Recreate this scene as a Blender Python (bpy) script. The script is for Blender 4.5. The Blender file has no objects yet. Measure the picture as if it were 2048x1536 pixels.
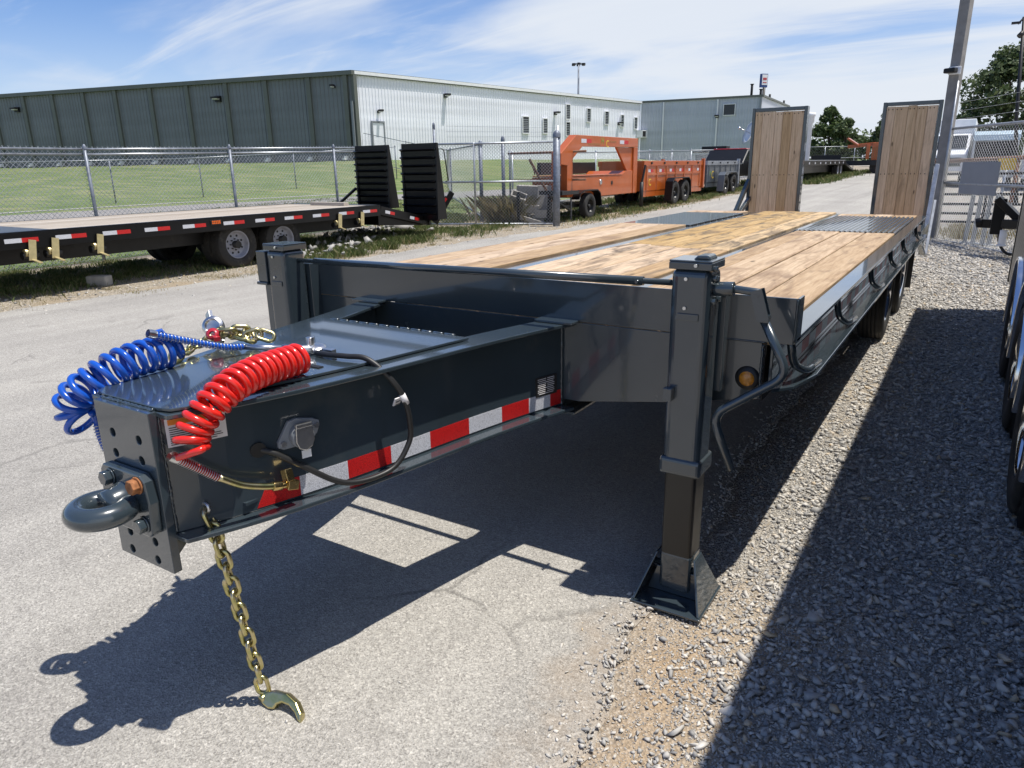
import bpy, bmesh, math, random
import numpy as np
from mathutils import Vector, Matrix
random.seed(7); np.random.seed(7)
R = math.radians
scene = bpy.context.scene
col = scene.collection

# ------------------------------------------------------------------ camera
cam_d = bpy.data.cameras.new('camera'); cam = bpy.data.objects.new('camera', cam_d); col.objects.link(cam)
scene.camera = cam
yaw, pitch, roll = R(32.54), R(16.83), R(-0.92)
fw = Vector((-math.sin(yaw)*math.cos(pitch), math.cos(yaw)*math.cos(pitch), -math.sin(pitch)))
rt = Vector((math.cos(yaw), math.sin(yaw), 0)); up = rt.cross(fw)
rt2 = rt*math.cos(roll)+up*math.sin(roll); up2 = -rt*math.sin(roll)+up*math.cos(roll)
M = Matrix((rt2, up2, -fw)).transposed().to_4x4(); M.translation = Vector((1.7405, -2.4338, 1.5555))
cam.matrix_world = M
cam_d.sensor_width = 36; cam_d.lens = 1434.0/2048*36; cam_d.clip_start = 0.05; cam_d.clip_end = 3000

# ------------------------------------------------------------------ world, sun, exposure
SUN = Vector((0.268, 0.10, 1.0)).normalized()
elev = math.asin(SUN.z); azim = math.atan2(SUN.x, SUN.y)
scene.view_settings.view_transform = 'Standard'; scene.view_settings.look = 'None'
scene.view_settings.gamma = 1; scene.view_settings.use_curve_mapping = False
scene.view_settings.exposure = 0.19
world = bpy.data.worlds.new('World'); scene.world = world; world.use_nodes = True
wn = world.node_tree; wn.nodes.clear()
def N(nt, t, **kw):
    n = nt.nodes.new(t)
    for k, v in kw.items(): setattr(n, k, v)
    return n
def wire(nt, a, b): nt.links.new(a, b)
sky = N(wn, 'ShaderNodeTexSky', sky_type='NISHITA', sun_disc=False, sun_elevation=elev, sun_rotation=azim, altitude=300, air_density=1.0, dust_density=0.3, ozone_density=1.3)
tc = N(wn, 'ShaderNodeTexCoord'); sep = N(wn, 'ShaderNodeSeparateXYZ'); wire(wn, tc.outputs['Generated'], sep.inputs[0])
def mth(nt, op, a, b=None, c=None, clamp=False):
    n = N(nt, 'ShaderNodeMath', operation=op); n.use_clamp = clamp
    for i, q in enumerate((a, b, c)):
        if q is None: continue
        if isinstance(q, (int, float)): n.inputs[i].default_value = q
        else: wire(nt, q, n.inputs[i])
    return n.outputs[0]
zc = mth(wn, 'ADD', mth(wn, 'MAXIMUM', sep.outputs[2], 0.0), 0.13)
px = mth(wn, 'DIVIDE', sep.outputs[0], zc); py = mth(wn, 'DIVIDE', sep.outputs[1], zc)
comb = N(wn, 'ShaderNodeCombineXYZ'); wire(wn, px, comb.inputs[0]); wire(wn, py, comb.inputs[1])
def skynoise(rot, sc, loc, scale, detail, rough, dist):
    mp = N(wn, 'ShaderNodeMapping'); mp.inputs['Rotation'].default_value = (0, 0, R(rot)); mp.inputs['Scale'].default_value = sc; mp.inputs['Location'].default_value = loc
    wire(wn, comb.outputs[0], mp.inputs[0]); n = N(wn, 'ShaderNodeTexNoise'); wire(wn, mp.outputs[0], n.inputs['Vector'])
    for k, v in (('Scale', scale), ('Detail', detail), ('Roughness', rough), ('Distortion', dist)): n.inputs[k].default_value = v
    return n.outputs['Fac']
def srange(v, a, b):
    n = N(wn, 'ShaderNodeMapRange', interpolation_type='SMOOTHSTEP'); n.inputs['From Min'].default_value = a; n.inputs['From Max'].default_value = b; wire(wn, v, n.inputs['Value']); return n.outputs[0]
sheetn = skynoise(-20, (0.95, 1.15, 1), (1.7, 0.4, 0), 0.8, 6, 0.46, 0.5)
wisp = skynoise(-32, (0.45, 1.9, 1), (4.1, 2.3, 0), 1.1, 9, 0.6, 1.1)
# the cloud sheet thickens towards the north east of the yard
bias = mth(wn, 'ADD', mth(wn, 'MULTIPLY', sep.outputs[0], 0.37), mth(wn, 'MULTIPLY', sep.outputs[1], 0.23))
cov = mth(wn, 'ADD', mth(wn, 'ADD', mth(wn, 'MULTIPLY_ADD', sheetn, 1.35, -0.24), mth(wn, 'MULTIPLY', wisp, 0.34)), bias)
f1 = mth(wn, 'MULTIPLY', mth(wn, 'MULTIPLY', srange(cov, 0.36, 0.82), 0.94), mth(wn, 'SUBTRACT', 1.0, mth(wn, 'MULTIPLY', srange(sep.outputs[2], 0.32, 0.65), 0.85)))
f2 = mth(wn, 'MULTIPLY', srange(mth(wn, 'ADD', wisp, mth(wn, 'MULTIPLY', bias, 0.35)), 0.47, 0.76), mth(wn, 'SUBTRACT', 0.72, mth(wn, 'MULTIPLY', srange(sep.outputs[2], 0.32, 0.65), 0.60)))
f3 = mth(wn, 'MULTIPLY', srange(sep.outputs[2], 0.20, -0.02), 0.66)
def union(a, b): return mth(wn, 'SUBTRACT', 1.0, mth(wn, 'MULTIPLY', mth(wn, 'SUBTRACT', 1.0, a), mth(wn, 'SUBTRACT', 1.0, b)))
fac = union(union(f1, f2), f3)
tint = N(wn, 'ShaderNodeMix', data_type='RGBA', blend_type='MULTIPLY'); tint.inputs['Factor'].default_value = 1; wire(wn, sky.outputs[0], tint.inputs['A']); tint.inputs['B'].default_value = (1.02, 1.22, 1.62, 1)
mixc = N(wn, 'ShaderNodeMix', data_type='RGBA'); wire(wn, fac, mixc.inputs['Factor']); wire(wn, tint.outputs['Result'], mixc.inputs['A'])
mixc.inputs['B'].default_value = (9.2, 9.8, 10.7, 1)
bg = N(wn, 'ShaderNodeBackground'); bg.inputs['Strength'].default_value = 0.075
wo = N(wn, 'ShaderNodeOutputWorld'); wire(wn, mixc.outputs['Result'], bg.inputs[0]); wire(wn, bg.outputs[0], wo.inputs[0])
sl = bpy.data.lights.new('sun', 'SUN'); sl.energy = 5.0; sl.angle = R(0.5); sl.color = (1.0, 0.955, 0.88)
so = bpy.data.objects.new('sun', sl); col.objects.link(so); so.rotation_euler = SUN.to_track_quat('Z', 'Y').to_euler()

# ------------------------------------------------------------------ materials
def base_mat(name):
    m = bpy.data.materials.new(name); m.use_nodes = True
    nt = m.node_tree; nt.nodes.clear()
    p = N(nt, 'ShaderNodeBsdfPrincipled'); o = N(nt, 'ShaderNodeOutputMaterial'); wire(nt, p.outputs[0], o.inputs[0])
    return m, nt, p
def coords(nt, scale=(1,1,1), rnd=False, src='Object'):
    tc = N(nt, 'ShaderNodeTexCoord'); mp = N(nt, 'ShaderNodeMapping'); mp.inputs['Scale'].default_value = scale
    wire(nt, tc.outputs[src], mp.inputs[0])
    if rnd:
        oi = N(nt, 'ShaderNodeObjectInfo'); cx = N(nt, 'ShaderNodeCombineXYZ')
        for i in range(3): wire(nt, mth(nt, 'MULTIPLY', oi.outputs['Random'], (37.0, 91.0, 53.0)[i]), cx.inputs[i])
        wire(nt, cx.outputs[0], mp.inputs['Location'])
    return mp.outputs[0]
def noise(nt, vec, scale, detail=4, rough=0.55, dist=0):
    n = N(nt, 'ShaderNodeTexNoise'); wire(nt, vec, n.inputs['Vector'])
    n.inputs['Scale'].default_value = scale; n.inputs['Detail'].default_value = detail; n.inputs['Roughness'].default_value = rough; n.inputs['Distortion'].default_value = dist
    return n.outputs['Fac']
def vor(nt, vec, scale, feature='F1', out='Distance'):
    n = N(nt, 'ShaderNodeTexVoronoi', feature=feature); wire(nt, vec, n.inputs['Vector']); n.inputs['Scale'].default_value = scale
    return n.outputs[out]
def ramp(nt, f, stops, interp='LINEAR'):
    n = N(nt, 'ShaderNodeValToRGB'); n.color_ramp.interpolation = interp
    e = n.color_ramp.elements
    while len(e) > len(stops): e.remove(e[-1])
    while len(e) < len(stops): e.new(0.5)
    for k, (p, c) in enumerate(stops):
        e[k].position = p; e[k].color = (c[0], c[1], c[2], 1) if not isinstance(c, (int, float)) else (c, c, c, 1)
    wire(nt, f, n.inputs[0]); return n.outputs[0]
def mix(nt, f, a, b, mode='MIX'):
    n = N(nt, 'ShaderNodeMix', data_type='RGBA', blend_type=mode)
    for key, q in (('Factor', f), ('A', a), ('B', b)):
        if isinstance(q, (int, float)): n.inputs[key].default_value = q
        elif isinstance(q, tuple): n.inputs[key].default_value = (q[0], q[1], q[2], 1)
        else: wire(nt, q, n.inputs[key])
    return n.outputs['Result']
def bump(nt, p, h, strength, dist):
    b = N(nt, 'ShaderNodeBump'); b.inputs['Strength'].default_value = strength; b.inputs['Distance'].default_value = dist
    wire(nt, h, b.inputs['Height']); wire(nt, b.outputs[0], p.inputs['Normal'])
def simple(name, c, rough=0.5, metal=0.0, var=0.12, nscale=6.0, coat=0.0, bmp=0.0, bscale=60.0, dirt=None):
    m, nt, p = base_mat(name)
    v = coords(nt)
    f = noise(nt, v, nscale, 5)
    lo = tuple(x*(1-var) for x in c); hi = tuple(min(1, x*(1+var)) for x in c)
    cc = ramp(nt, f, [(0.3, lo), (0.7, hi)])
    if dirt:
        g = noise(nt, v, dirt[1], 6, 0.65)
        cc = mix(nt, ramp(nt, g, [(dirt[2], 0.0), (dirt[2]+0.16, 1.0)]), cc, dirt[0])
    wire(nt, cc, p.inputs['Base Color'])
    p.inputs['Metallic'].default_value = metal
    rr = N(nt, 'ShaderNodeMapRange'); wire(nt, noise(nt, v, nscale*2.3, 4), rr.inputs['Value'])
    rr.inputs['To Min'].default_value = max(0.02, rough*0.78); rr.inputs['To Max'].default_value = min(1, rough*1.22)
    wire(nt, rr.outputs[0], p.inputs['Roughness'])
    if coat: p.inputs['Coat Weight'].default_value = coat; p.inputs['Coat Roughness'].default_value = 0.06
    if bmp: bump(nt, p, noise(nt, v, bscale, 3), bmp, 0.004)
    return m
MAT = {}
MAT['slate'] = simple('slate_gloss_paint', (0.034, 0.048, 0.058), 0.25, 0, 0.10, 3, coat=1.0, bmp=0.022, bscale=90, dirt=((0.060, 0.070, 0.074), 2.3, 0.60))
MAT['dark_hole'] = simple('dark_recess', (0.008, 0.008, 0.009), 0.6)
MAT['black_paint'] = simple('black_gloss_paint', (0.0055, 0.0055, 0.006), 0.32, 0, 0.2, 4, coat=0.08, bmp=0.05, bscale=70, dirt=((0.03, 0.027, 0.024), 3.0, 0.66))
for _m in ('black_paint',): [n for n in MAT[_m].node_tree.nodes if n.type == 'BSDF_PRINCIPLED'][0].inputs['Specular IOR Level'].default_value = 0.25
MAT['black_steel'] = simple('black_satin_steel', (0.008, 0.008, 0.0085), 0.5, 0, 0.3, 6, dirt=((0.035, 0.03, 0.025), 5.0, 0.64))
MAT['tyre'] = simple('tyre_rubber', (0.022, 0.021, 0.020), 0.78, 0, 0.25, 8, bmp=0.2, bscale=80, dirt=((0.09, 0.08, 0.07), 6, 0.58))
MAT['rubber'] = simple('black_rubber', (0.018, 0.018, 0.018), 0.45, 0, 0.2, 14)
MAT['chrome'] = simple('polished_aluminium', (0.78, 0.78, 0.79), 0.12, 1, 0.05)
MAT['silver'] = simple('cast_silver_metal', (0.62, 0.62, 0.62), 0.3, 1, 0.12, 40, bmp=0.1)
MAT['rim_grey'] = simple('painted_grey_rim', (0.30, 0.31, 0.36), 0.35, 0, 0.12, 12, dirt=((0.22, 0.19, 0.16), 9, 0.6))
MAT['brass'] = simple('brass', (0.62, 0.46, 0.20), 0.26, 1, 0.15, 40, bmp=0.06)
def zinc():
    m, nt, p = base_mat('yellow_zinc'); v = coords(nt)
    f = noise(nt, v, 34, 4)
    wire(nt, ramp(nt, f, [(0.28, (0.34, 0.36, 0.16)), (0.45, (0.52, 0.47, 0.21)), (0.6, (0.58, 0.50, 0.30)), (0.75, (0.55, 0.38, 0.34))]), p.inputs['Base Color'])
    p.inputs['Metallic'].default_value = 1; p.inputs['Roughness'].default_value = 0.3
    bump(nt, p, noise(nt, v, 220, 3), 0.12, 0.002); return m
MAT['zinc'] = zinc()
MAT['gold_strap'] = simple('yellow_zinc_plate', (0.55, 0.46, 0.24), 0.42, 0.6, 0.15, 14)
MAT['rust'] = simple('rusty_bolt', (0.34, 0.14, 0.055), 0.75, 0.2, 0.4, 60, bmp=0.3, bscale=200)
MAT['blue_hose'] = simple('blue_coil_hose', (0.010, 0.085, 0.46), 0.22, 0, 0.05, 10, coat=0.4)
MAT['red_hose'] = simple('red_coil_hose', (0.72, 0.022, 0.014), 0.22, 0, 0.05, 10, coat=0.4)
MAT['darkred_hose'] = simple('red_hose_end', (0.42, 0.02, 0.012), 0.3)
MAT['brown_tube'] = simple('dark_bronze_inner_tube', (0.014, 0.012, 0.010), 0.36, 0, 0.15, 6)
MAT['white'] = simple('white_paint', (0.78, 0.79, 0.80), 0.45, 0, 0.05, 3)
MAT['orange'] = simple('orange_paint', (0.44, 0.098, 0.016), 0.32, 0, 0.08, 3, coat=0.4, dirt=((0.35, 0.10, 0.04), 3.5, 0.68))
MAT['grey_trailer'] = simple('blue_grey_paint', (0.085, 0.098, 0.115), 0.35, 0, 0.12, 3, coat=0.3)
MAT['galv'] = simple('galvanised_pipe', (0.40, 0.42, 0.45), 0.42, 0.75, 0.2, 9, dirt=((0.22, 0.23, 0.25), 14, 0.56))
MAT['galv_post'] = simple('weathered_galvanised_post', (0.17, 0.19, 0.23), 0.5, 0.4, 0.3, 14, dirt=((0.42, 0.42, 0.42), 18, 0.6))
MAT['wirem'] = simple('galvanised_wire', (0.46, 0.48, 0.50), 0.4, 0.7, 0.15, 3)
MAT['rust_pipe'] = simple('rusty_pipe', (0.20, 0.105, 0.065), 0.8, 0.1, 0.4, 14, bmp=0.2)
MAT['concrete'] = simple('concrete_block', (0.36, 0.34, 0.31), 0.9, 0, 0.2, 9, bmp=0.4, bscale=70)
MAT['stone_white'] = simple('pale_limestone', (0.33, 0.32, 0.30), 0.9, 0, 0.4, 5, bmp=0.4, bscale=30)
MAT['amber'] = simple('amber_lens', (0.62, 0.24, 0.02), 0.22, 0, 0.25, 90, coat=0.6, bmp=0.3, bscale=220)
MAT['orange_lens'] = simple('orange_lens', (0.75, 0.14, 0.02), 0.25, 0, 0.25, 90)
MAT['sign_grey'] = simple('grey_sign_back', (0.235, 0.255, 0.28), 0.55, 0.1, 0.05, 3)
MAT['yellow'] = simple('yellow_sign', (0.72, 0.46, 0.02), 0.5)
MAT['red'] = simple('red_paint', (0.42, 0.02, 0.03), 0.3, coat=0.6)
MAT['glass_dark'] = simple('dark_glass', (0.015, 0.018, 0.022), 0.08)
MAT['bark'] = simple('tree_bark', (0.09, 0.07, 0.055), 0.95, 0, 0.3, 12, bmp=0.5, bscale=30)
MAT['pole_wood'] = simple('weathered_light_pole', (0.235, 0.225, 0.215), 0.75, 0, 0.2, 5)
MAT['blue_sign'] = simple('blue_sign', (0.03, 0.07, 0.24), 0.5)
MAT['green_logo'] = simple('green_logo', (0.16, 0.30, 0.04), 0.5)
MAT['yellow_logo'] = simple('yellow_logo', (0.70, 0.50, 0.05), 0.5)
MAT['black_print'] = simple('black_print', (0.02, 0.02, 0.02), 0.6)
MAT['orange_print'] = simple('orange_print', (0.75, 0.24, 0.03), 0.5)
MAT['decal_white'] = simple('white_decal', (0.72, 0.70, 0.70), 0.5)
MAT['pale_blue'] = simple('pale_blue_roof', (0.42, 0.52, 0.58), 0.4, 0.3)
MAT['fascia'] = simple('bronze_green_trim', (0.115, 0.125, 0.11), 0.5, 0, 0.1, 1)
def tape(name, c):
    m, nt, p = base_mat(name); v = coords(nt)
    d = vor(nt, v, 190, 'DISTANCE_TO_EDGE')
    k = ramp(nt, d, [(0.04, 0.62), (0.16, 1.0)])
    wire(nt, mix(nt, 1.0, c, k, 'MULTIPLY'), p.inputs['Base Color']); p.inputs['Roughness'].default_value = 0.3
    return m
MAT['tape_red'] = tape('red_retroreflective_tape', (0.62, 0.018, 0.018)); MAT['tape_white'] = tape('white_retroreflective_tape', (0.70, 0.71, 0.76))
def wood(name, axis, cols, stain, knots=True):
    m, nt, p = base_mat(name)
    sc = {'y': (14, 0.85, 14), 'z': (14, 14, 0.7), 'x': (0.6, 14, 14)}[axis]
    v = coords(nt, sc, rnd=True); v0 = coords(nt, (1, 1, 1), rnd=True)
    sc2 = {'y': (3.4, 1.0, 3.4), 'z': (3.2, 3.2, 0.8), 'x': (0.7, 3.2, 3.2)}[axis]
    v2 = coords(nt, sc2, rnd=True)
    g = noise(nt, v, 3.2, 8, 0.62, 0.6)
    c = ramp(nt, g, [(0.28, cols[0]), (0.5, cols[1]), (0.72, cols[2])])
    oi = N(nt, 'ShaderNodeObjectInfo')
    hs = N(nt, 'ShaderNodeHueSaturation'); wire(nt, c, hs.inputs['Color'])
    wire(nt, mth(nt, 'MULTIPLY_ADD', oi.outputs['Random'], 0.34, 0.80), hs.inputs['Value'])
    wire(nt, mth(nt, 'MULTIPLY_ADD', oi.outputs['Random'], -0.3, 1.12), hs.inputs['Saturation'])
    c = hs.outputs[0]
    s = noise(nt, v2, 2.0, 6, 0.62, 0.9)
    c = mix(nt, ramp(nt, s, [(stain[1], 0.0), (stain[1]+0.17, stain[2])]), c, stain[0])
    gf = noise(nt, v, 9.0, 6, 0.7)
    c = mix(nt, ramp(nt, gf, [(0.56, 0.0), (0.70, 0.5)]), c, tuple(x*0.38 for x in cols[0]))
    if knots:
        vk = coords(nt, {'y': (3.0, 1.1, 3.0), 'z': (3.0, 3.0, 1.1), 'x': (1.1, 3, 3)}[axis], rnd=True)
        k = vor(nt, vk, 1.9)
        c = mix(nt, ramp(nt, k, [(0.045, 0.85), (0.085, 0.0)]), c, tuple(x*0.28 for x in cols[0]))
    wire(nt, c, p.inputs['Base Color']); p.inputs['Roughness'].default_value = 0.8
    bump(nt, p, g, 0.3, 0.004)
    return m
MAT['oak'] = wood('fresh_oak_plank', 'y', ((0.29, 0.185, 0.105), (0.48, 0.34, 0.21), (0.60, 0.455, 0.30)), ((0.19, 0.12, 0.075), 0.50, 0.7))
MAT['oak_stained'] = wood('stained_oak_plank', 'y', ((0.30, 0.19, 0.10), (0.50, 0.345, 0.20), (0.62, 0.46, 0.29)), ((0.085, 0.062, 0.045), 0.475, 0.85))
MAT['oak_yellow'] = wood('treated_yellow_plank', 'y', ((0.29, 0.18, 0.08), (0.49, 0.325, 0.145), (0.60, 0.425, 0.21)), ((0.075, 0.06, 0.045), 0.485, 0.8))
MAT['oak_ramp'] = wood('oak_ramp_plank', 'z', ((0.42, 0.28, 0.15), (0.63, 0.445, 0.26), (0.74, 0.555, 0.345)), ((0.20, 0.135, 0.09), 0.57, 0.6))
MAT['old_wood'] = wood('weathered_grey_plank', 'y', ((0.27, 0.225, 0.18), (0.38, 0.33, 0.27), (0.47, 0.42, 0.36)), ((0.16, 0.14, 0.12), 0.60, 0.6), False)
def rust_stain(nt, v):
    # orange clay tracked over the asphalt edge by the jack foot
    mp = N(nt, 'ShaderNodeMapping'); mp.inputs['Location'].default_value = (-1.13*2.6, 0.62*1.15, 0); mp.inputs['Scale'].default_value = (2.6, 1.15, 0); wire(nt, v, mp.inputs[0])
    ln = N(nt, 'ShaderNodeVectorMath', operation='LENGTH'); wire(nt, mp.outputs[0], ln.inputs[0])
    d = mth(nt, 'ADD', ln.outputs['Value'], mth(nt, 'MULTIPLY', mth(nt, 'SUBTRACT', noise(nt, v, 5.5, 6, 0.65), 0.5), 1.6))
    return ramp(nt, d, [(0.05, 0.50), (0.95, 0.0)])
def asphalt_mat():
    m, nt, p = base_mat('sun_bleached_asphalt'); v = coords(nt)
    n = N(nt, 'ShaderNodeTexVoronoi'); wire(nt, v, n.inputs['Vector']); n.inputs['Scale'].default_value = 150
    bw = N(nt, 'ShaderNodeSeparateColor'); wire(nt, n.outputs['Color'], bw.inputs[0])
    c = ramp(nt, bw.outputs[0], [(0.0, (0.18, 0.17, 0.157)), (0.3, (0.305, 0.292, 0.27)), (0.7, (0.375, 0.36, 0.335)), (0.92, (0.47, 0.45, 0.415)), (1.0, (0.62, 0.60, 0.56))])
    n2 = N(nt, 'ShaderNodeTexVoronoi'); wire(nt, v, n2.inputs['Vector']); n2.inputs['Scale'].default_value = 330
    b2 = N(nt, 'ShaderNodeSeparateColor'); wire(nt, n2.outputs['Color'], b2.inputs[0])
    c = mix(nt, 0.45, c, ramp(nt, b2.outputs[0], [(0, (0.13, 0.125, 0.118)), (0.5, (0.33, 0.32, 0.30)), (1, (0.55, 0.53, 0.5))]))
    big = noise(nt, v, 0.55, 6, 0.6)
    c = mix(nt, 1.0, c, ramp(nt, big, [(0.25, (0.84, 0.83, 0.82)), (0.75, (1.1, 1.09, 1.06))]), 'MULTIPLY')
    trk = noise(nt, coords(nt, (1.7, 0.05, 1)), 1.6, 5, 0.6)
    c = mix(nt, 1.0, c, ramp(nt, trk, [(0.32, (0.87, 0.865, 0.855)), (0.62, (1.06, 1.055, 1.04))]), 'MULTIPLY')
    sp = vor(nt, v, 1.35)
    c = mix(nt, mth(nt, 'MULTIPLY', ramp(nt, sp, [(0.02, 0.5), (0.055, 0.0)]), ramp(nt, noise(nt, v, 0.6, 2), [(0.5, 0.0), (0.6, 1.0)])), c, (0.07, 0.066, 0.062))
    st = noise(nt, v, 2.1, 6, 0.7)
    c = mix(nt, ramp(nt, st, [(0.60, 0.0), (0.74, 0.5)]), c, (0.14, 0.13, 0.12))
    # cracks
    wv = N(nt, 'ShaderNodeTexNoise'); wire(nt, v, wv.inputs['Vector']); wv.inputs['Scale'].default_value = 2.2; wv.inputs['Detail'].default_value = 6
    vv = N(nt, 'ShaderNodeMix', data_type='VECTOR'); vv.inputs['Factor'].default_value = 0.22; wire(nt, v, vv.inputs['A']); wire(nt, wv.outputs['Color'], vv.inputs['B'])
    cr = vor(nt, vv.outputs['Result'], 0.75, 'DISTANCE_TO_EDGE')
    cm = mth(nt, 'MULTIPLY', ramp(nt, cr, [(0.002, 1.0), (0.007, 0.0)]), ramp(nt, noise(nt, v, 0.9, 3), [(0.50, 0.0), (0.64, 0.55)]))
    c = mix(nt, cm, c, (0.07, 0.066, 0.06))
    c = mix(nt, rust_stain(nt, v), c, (0.36, 0.235, 0.12))
    wire(nt, c, p.inputs['Base Color']); p.inputs['Roughness'].default_value = 0.85
    bump(nt, p, mth(nt, 'SUBTRACT', mth(nt, 'ADD', n.outputs['Distance'], mth(nt, 'MULTIPLY', n2.outputs['Distance'], 0.4)), mth(nt, 'MULTIPLY', cm, 1.5)), 0.55, 0.006)
    return m
MAT['asphalt'] = asphalt_mat()
def gravel_mat(name, tint, dirtc, scale=55):
    m, nt, p = base_mat(name); v = coords(nt)
    n = N(nt, 'ShaderNodeTexVoronoi'); wire(nt, v, n.inputs['Vector']); n.inputs['Scale'].default_value = scale; n.inputs['Randomness'].default_value = 1
    bw = N(nt, 'ShaderNodeSeparateColor'); wire(nt, n.outputs['Color'], bw.inputs[0])
    c = ramp(nt, bw.outputs[0], [(0.0, tuple(x*0.55 for x in tint)), (0.5, tint), (1.0, tuple(min(1, x*1.5) for x in tint))])
    de = vor(nt, v, scale, 'DISTANCE_TO_EDGE')
    c = mix(nt, ramp(nt, de, [(0.02, 0.7), (0.12, 0.0)]), c, tuple(x*0.5 for x in dirtc))
    d = noise(nt, v, 1.1, 7, 0.62)
    c = mix(nt, ramp(nt, d, [(0.48, 0.0), (0.66, 0.75)]), c, dirtc)
    if scale > 90: c = mix(nt, rust_stain(nt, v), c, (0.42, 0.27, 0.13))
    wire(nt, c, p.inputs['Base Color']); p.inputs['Roughness'].default_value = 0.95
    bump(nt, p, n.outputs['Distance'], 0.8, 0.014)
    return m
MAT['gravel_base'] = gravel_mat('grey_gravel_bed', (0.40, 0.38, 0.345), (0.42, 0.345, 0.25), 95)
MAT['verge'] = gravel_mat('dusty_verge', (0.33, 0.29, 0.23), (0.30, 0.235, 0.15), 45)
MAT['drive'] = gravel_mat('grey_drive', (0.27, 0.26, 0.25), (0.24, 0.22, 0.20), 20)
def lawn_mat():
    m, nt, p = base_mat('mown_lawn'); v = coords(nt)
    a = noise(nt, v, 0.30, 8, 0.68); b = noise(nt, v, 9, 6, 0.7)
    c = ramp(nt, a, [(0.3, (0.050, 0.105, 0.020)), (0.5, (0.110, 0.165, 0.040)), (0.68, (0.205, 0.222, 0.080))])
    c = mix(nt, 0.4, c, ramp(nt, b, [(0.3, (0.055, 0.095, 0.022)), (0.7, (0.22, 0.25, 0.10))]))
    # mowing streaks
    vs = coords(nt, (0.16, 1.1, 1)); s = noise(nt, vs, 1.2, 4)
    c = mix(nt, ramp(nt, s, [(0.50, 0.0), (0.64, 0.6)]), c, (0.27, 0.255, 0.125))
    wire(nt, c, p.inputs['Base Color']); p.inputs['Roughness'].default_value = 0.95
    bump(nt, p, b, 0.6, 0.06); return m
MAT['lawn'] = lawn_mat()
def rnd_mat(name, cols, rough=0.9, trans=0.0, src='island'):
    m, nt, p = base_mat(name); g = N(nt, 'ShaderNodeNewGeometry')
    wire(nt, ramp(nt, g.outputs['Random Per Island'], cols), p.inputs['Base Color']); p.inputs['Roughness'].default_value = rough
    return m, nt, p
MAT['gravel'] = rnd_mat('crushed_stone', [(0.0, (0.24, 0.235, 0.228)), (0.3, (0.40, 0.386, 0.36)), (0.62, (0.50, 0.475, 0.435)), (0.82, (0.58, 0.54, 0.475)), (0.93, (0.64, 0.61, 0.56)), (1.0, (0.55, 0.42, 0.26))])[0]
def leafm(name, cols):
    m, nt, p = rnd_mat(name, cols, 0.6)
    t = N(nt, 'ShaderNodeBsdfTranslucent'); mx = N(nt, 'ShaderNodeMixShader'); mx.inputs[0].default_value = 0.28
    src = p.inputs['Base Color'].links[0].from_socket; wire(nt, src, t.inputs[0])
    o = [n for n in nt.nodes if n.type == 'OUTPUT_MATERIAL'][0]
    wire(nt, p.outputs[0], mx.inputs[1]); wire(nt, t.outputs[0], mx.inputs[2]); wire(nt, mx.outputs[0], o.inputs[0])
    return m
MAT['leaf'] = leafm('green_leaves', [(0, (0.035, 0.065, 0.018)), (0.5, (0.065, 0.105, 0.030)), (1, (0.12, 0.16, 0.05))])
MAT['leaf_dark'] = leafm('dark_leaves', [(0, (0.035, 0.062, 0.02)), (0.5, (0.066, 0.102, 0.034)), (1, (0.125, 0.16, 0.062))])
MAT['grass'] = leafm('weedy_grass', [(0, (0.06, 0.10, 0.022)), (0.45, (0.12, 0.165, 0.045)), (0.8, (0.20, 0.21, 0.08)), (1, (0.34, 0.29, 0.15))])
MAT['dry_grass'] = leafm('dry_grass', [(0, (0.22, 0.19, 0.08)), (0.5, (0.36, 0.30, 0.15)), (1, (0.46, 0.40, 0.25))])
MAT['dry_weed'] = leafm('brown_dry_weed', [(0, (0.17, 0.14, 0.07)), (0.6, (0.28, 0.23, 0.12)), (1, (0.20, 0.20, 0.08))])
def panelm(name, c, streak, rough=0.45):
    m, nt, p = base_mat(name); v = coords(nt, (0.5, 0.5, 0.12)); v1 = coords(nt, (0.02, 0.02, 0.5))
    f = noise(nt, v, 2.0, 5)
    cc = ramp(nt, f, [(0.3, tuple(x*(1-streak) for x in c)), (0.7, tuple(min(1, x*(1+streak)) for x in c))])
    f1 = noise(nt, v1, 2.2, 2)
    cc = mix(nt, 1.0, cc, ramp(nt, f1, [(0.35, 0.90), (0.65, 1.08)]), 'MULTIPLY')
    wire(nt, cc, p.inputs['Base Color']); p.inputs['Roughness'].default_value = rough
    return m
MAT['wall_dark'] = panelm('olive_grey_metal_cladding', (0.150, 0.166, 0.180), 0.08)
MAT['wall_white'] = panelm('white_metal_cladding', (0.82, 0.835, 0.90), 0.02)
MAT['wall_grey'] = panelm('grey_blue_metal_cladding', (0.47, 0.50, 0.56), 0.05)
def tread_mat():
    m, nt, p = base_mat('black_tread_plate'); tcn = N(nt, 'ShaderNodeTexCoord'); s = N(nt, 'ShaderNodeSeparateXYZ'); wire(nt, tcn.outputs['Object'], s.inputs[0])
    k = 95.0
    a = mth(nt, 'SINE', mth(nt, 'MULTIPLY', mth(nt, 'ADD', s.outputs[1], s.outputs[2]), k)); b = mth(nt, 'SINE', mth(nt, 'MULTIPLY', mth(nt, 'SUBTRACT', s.outputs[1], s.outputs[2]), k))
    h = mth(nt, 'MAXIMUM', mth(nt, 'MULTIPLY', a, mth(nt, 'GREATER_THAN', b, 0.0)), 0.0)
    p.inputs['Base Color'].default_value = (0.05, 0.05, 0.053, 1); p.inputs['Metallic'].default_value = 0.7; p.inputs['Roughness'].default_value = 0.32
    bump(nt, p, h, 0.8, 0.004); return m
MAT['tread'] = tread_mat()

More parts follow.
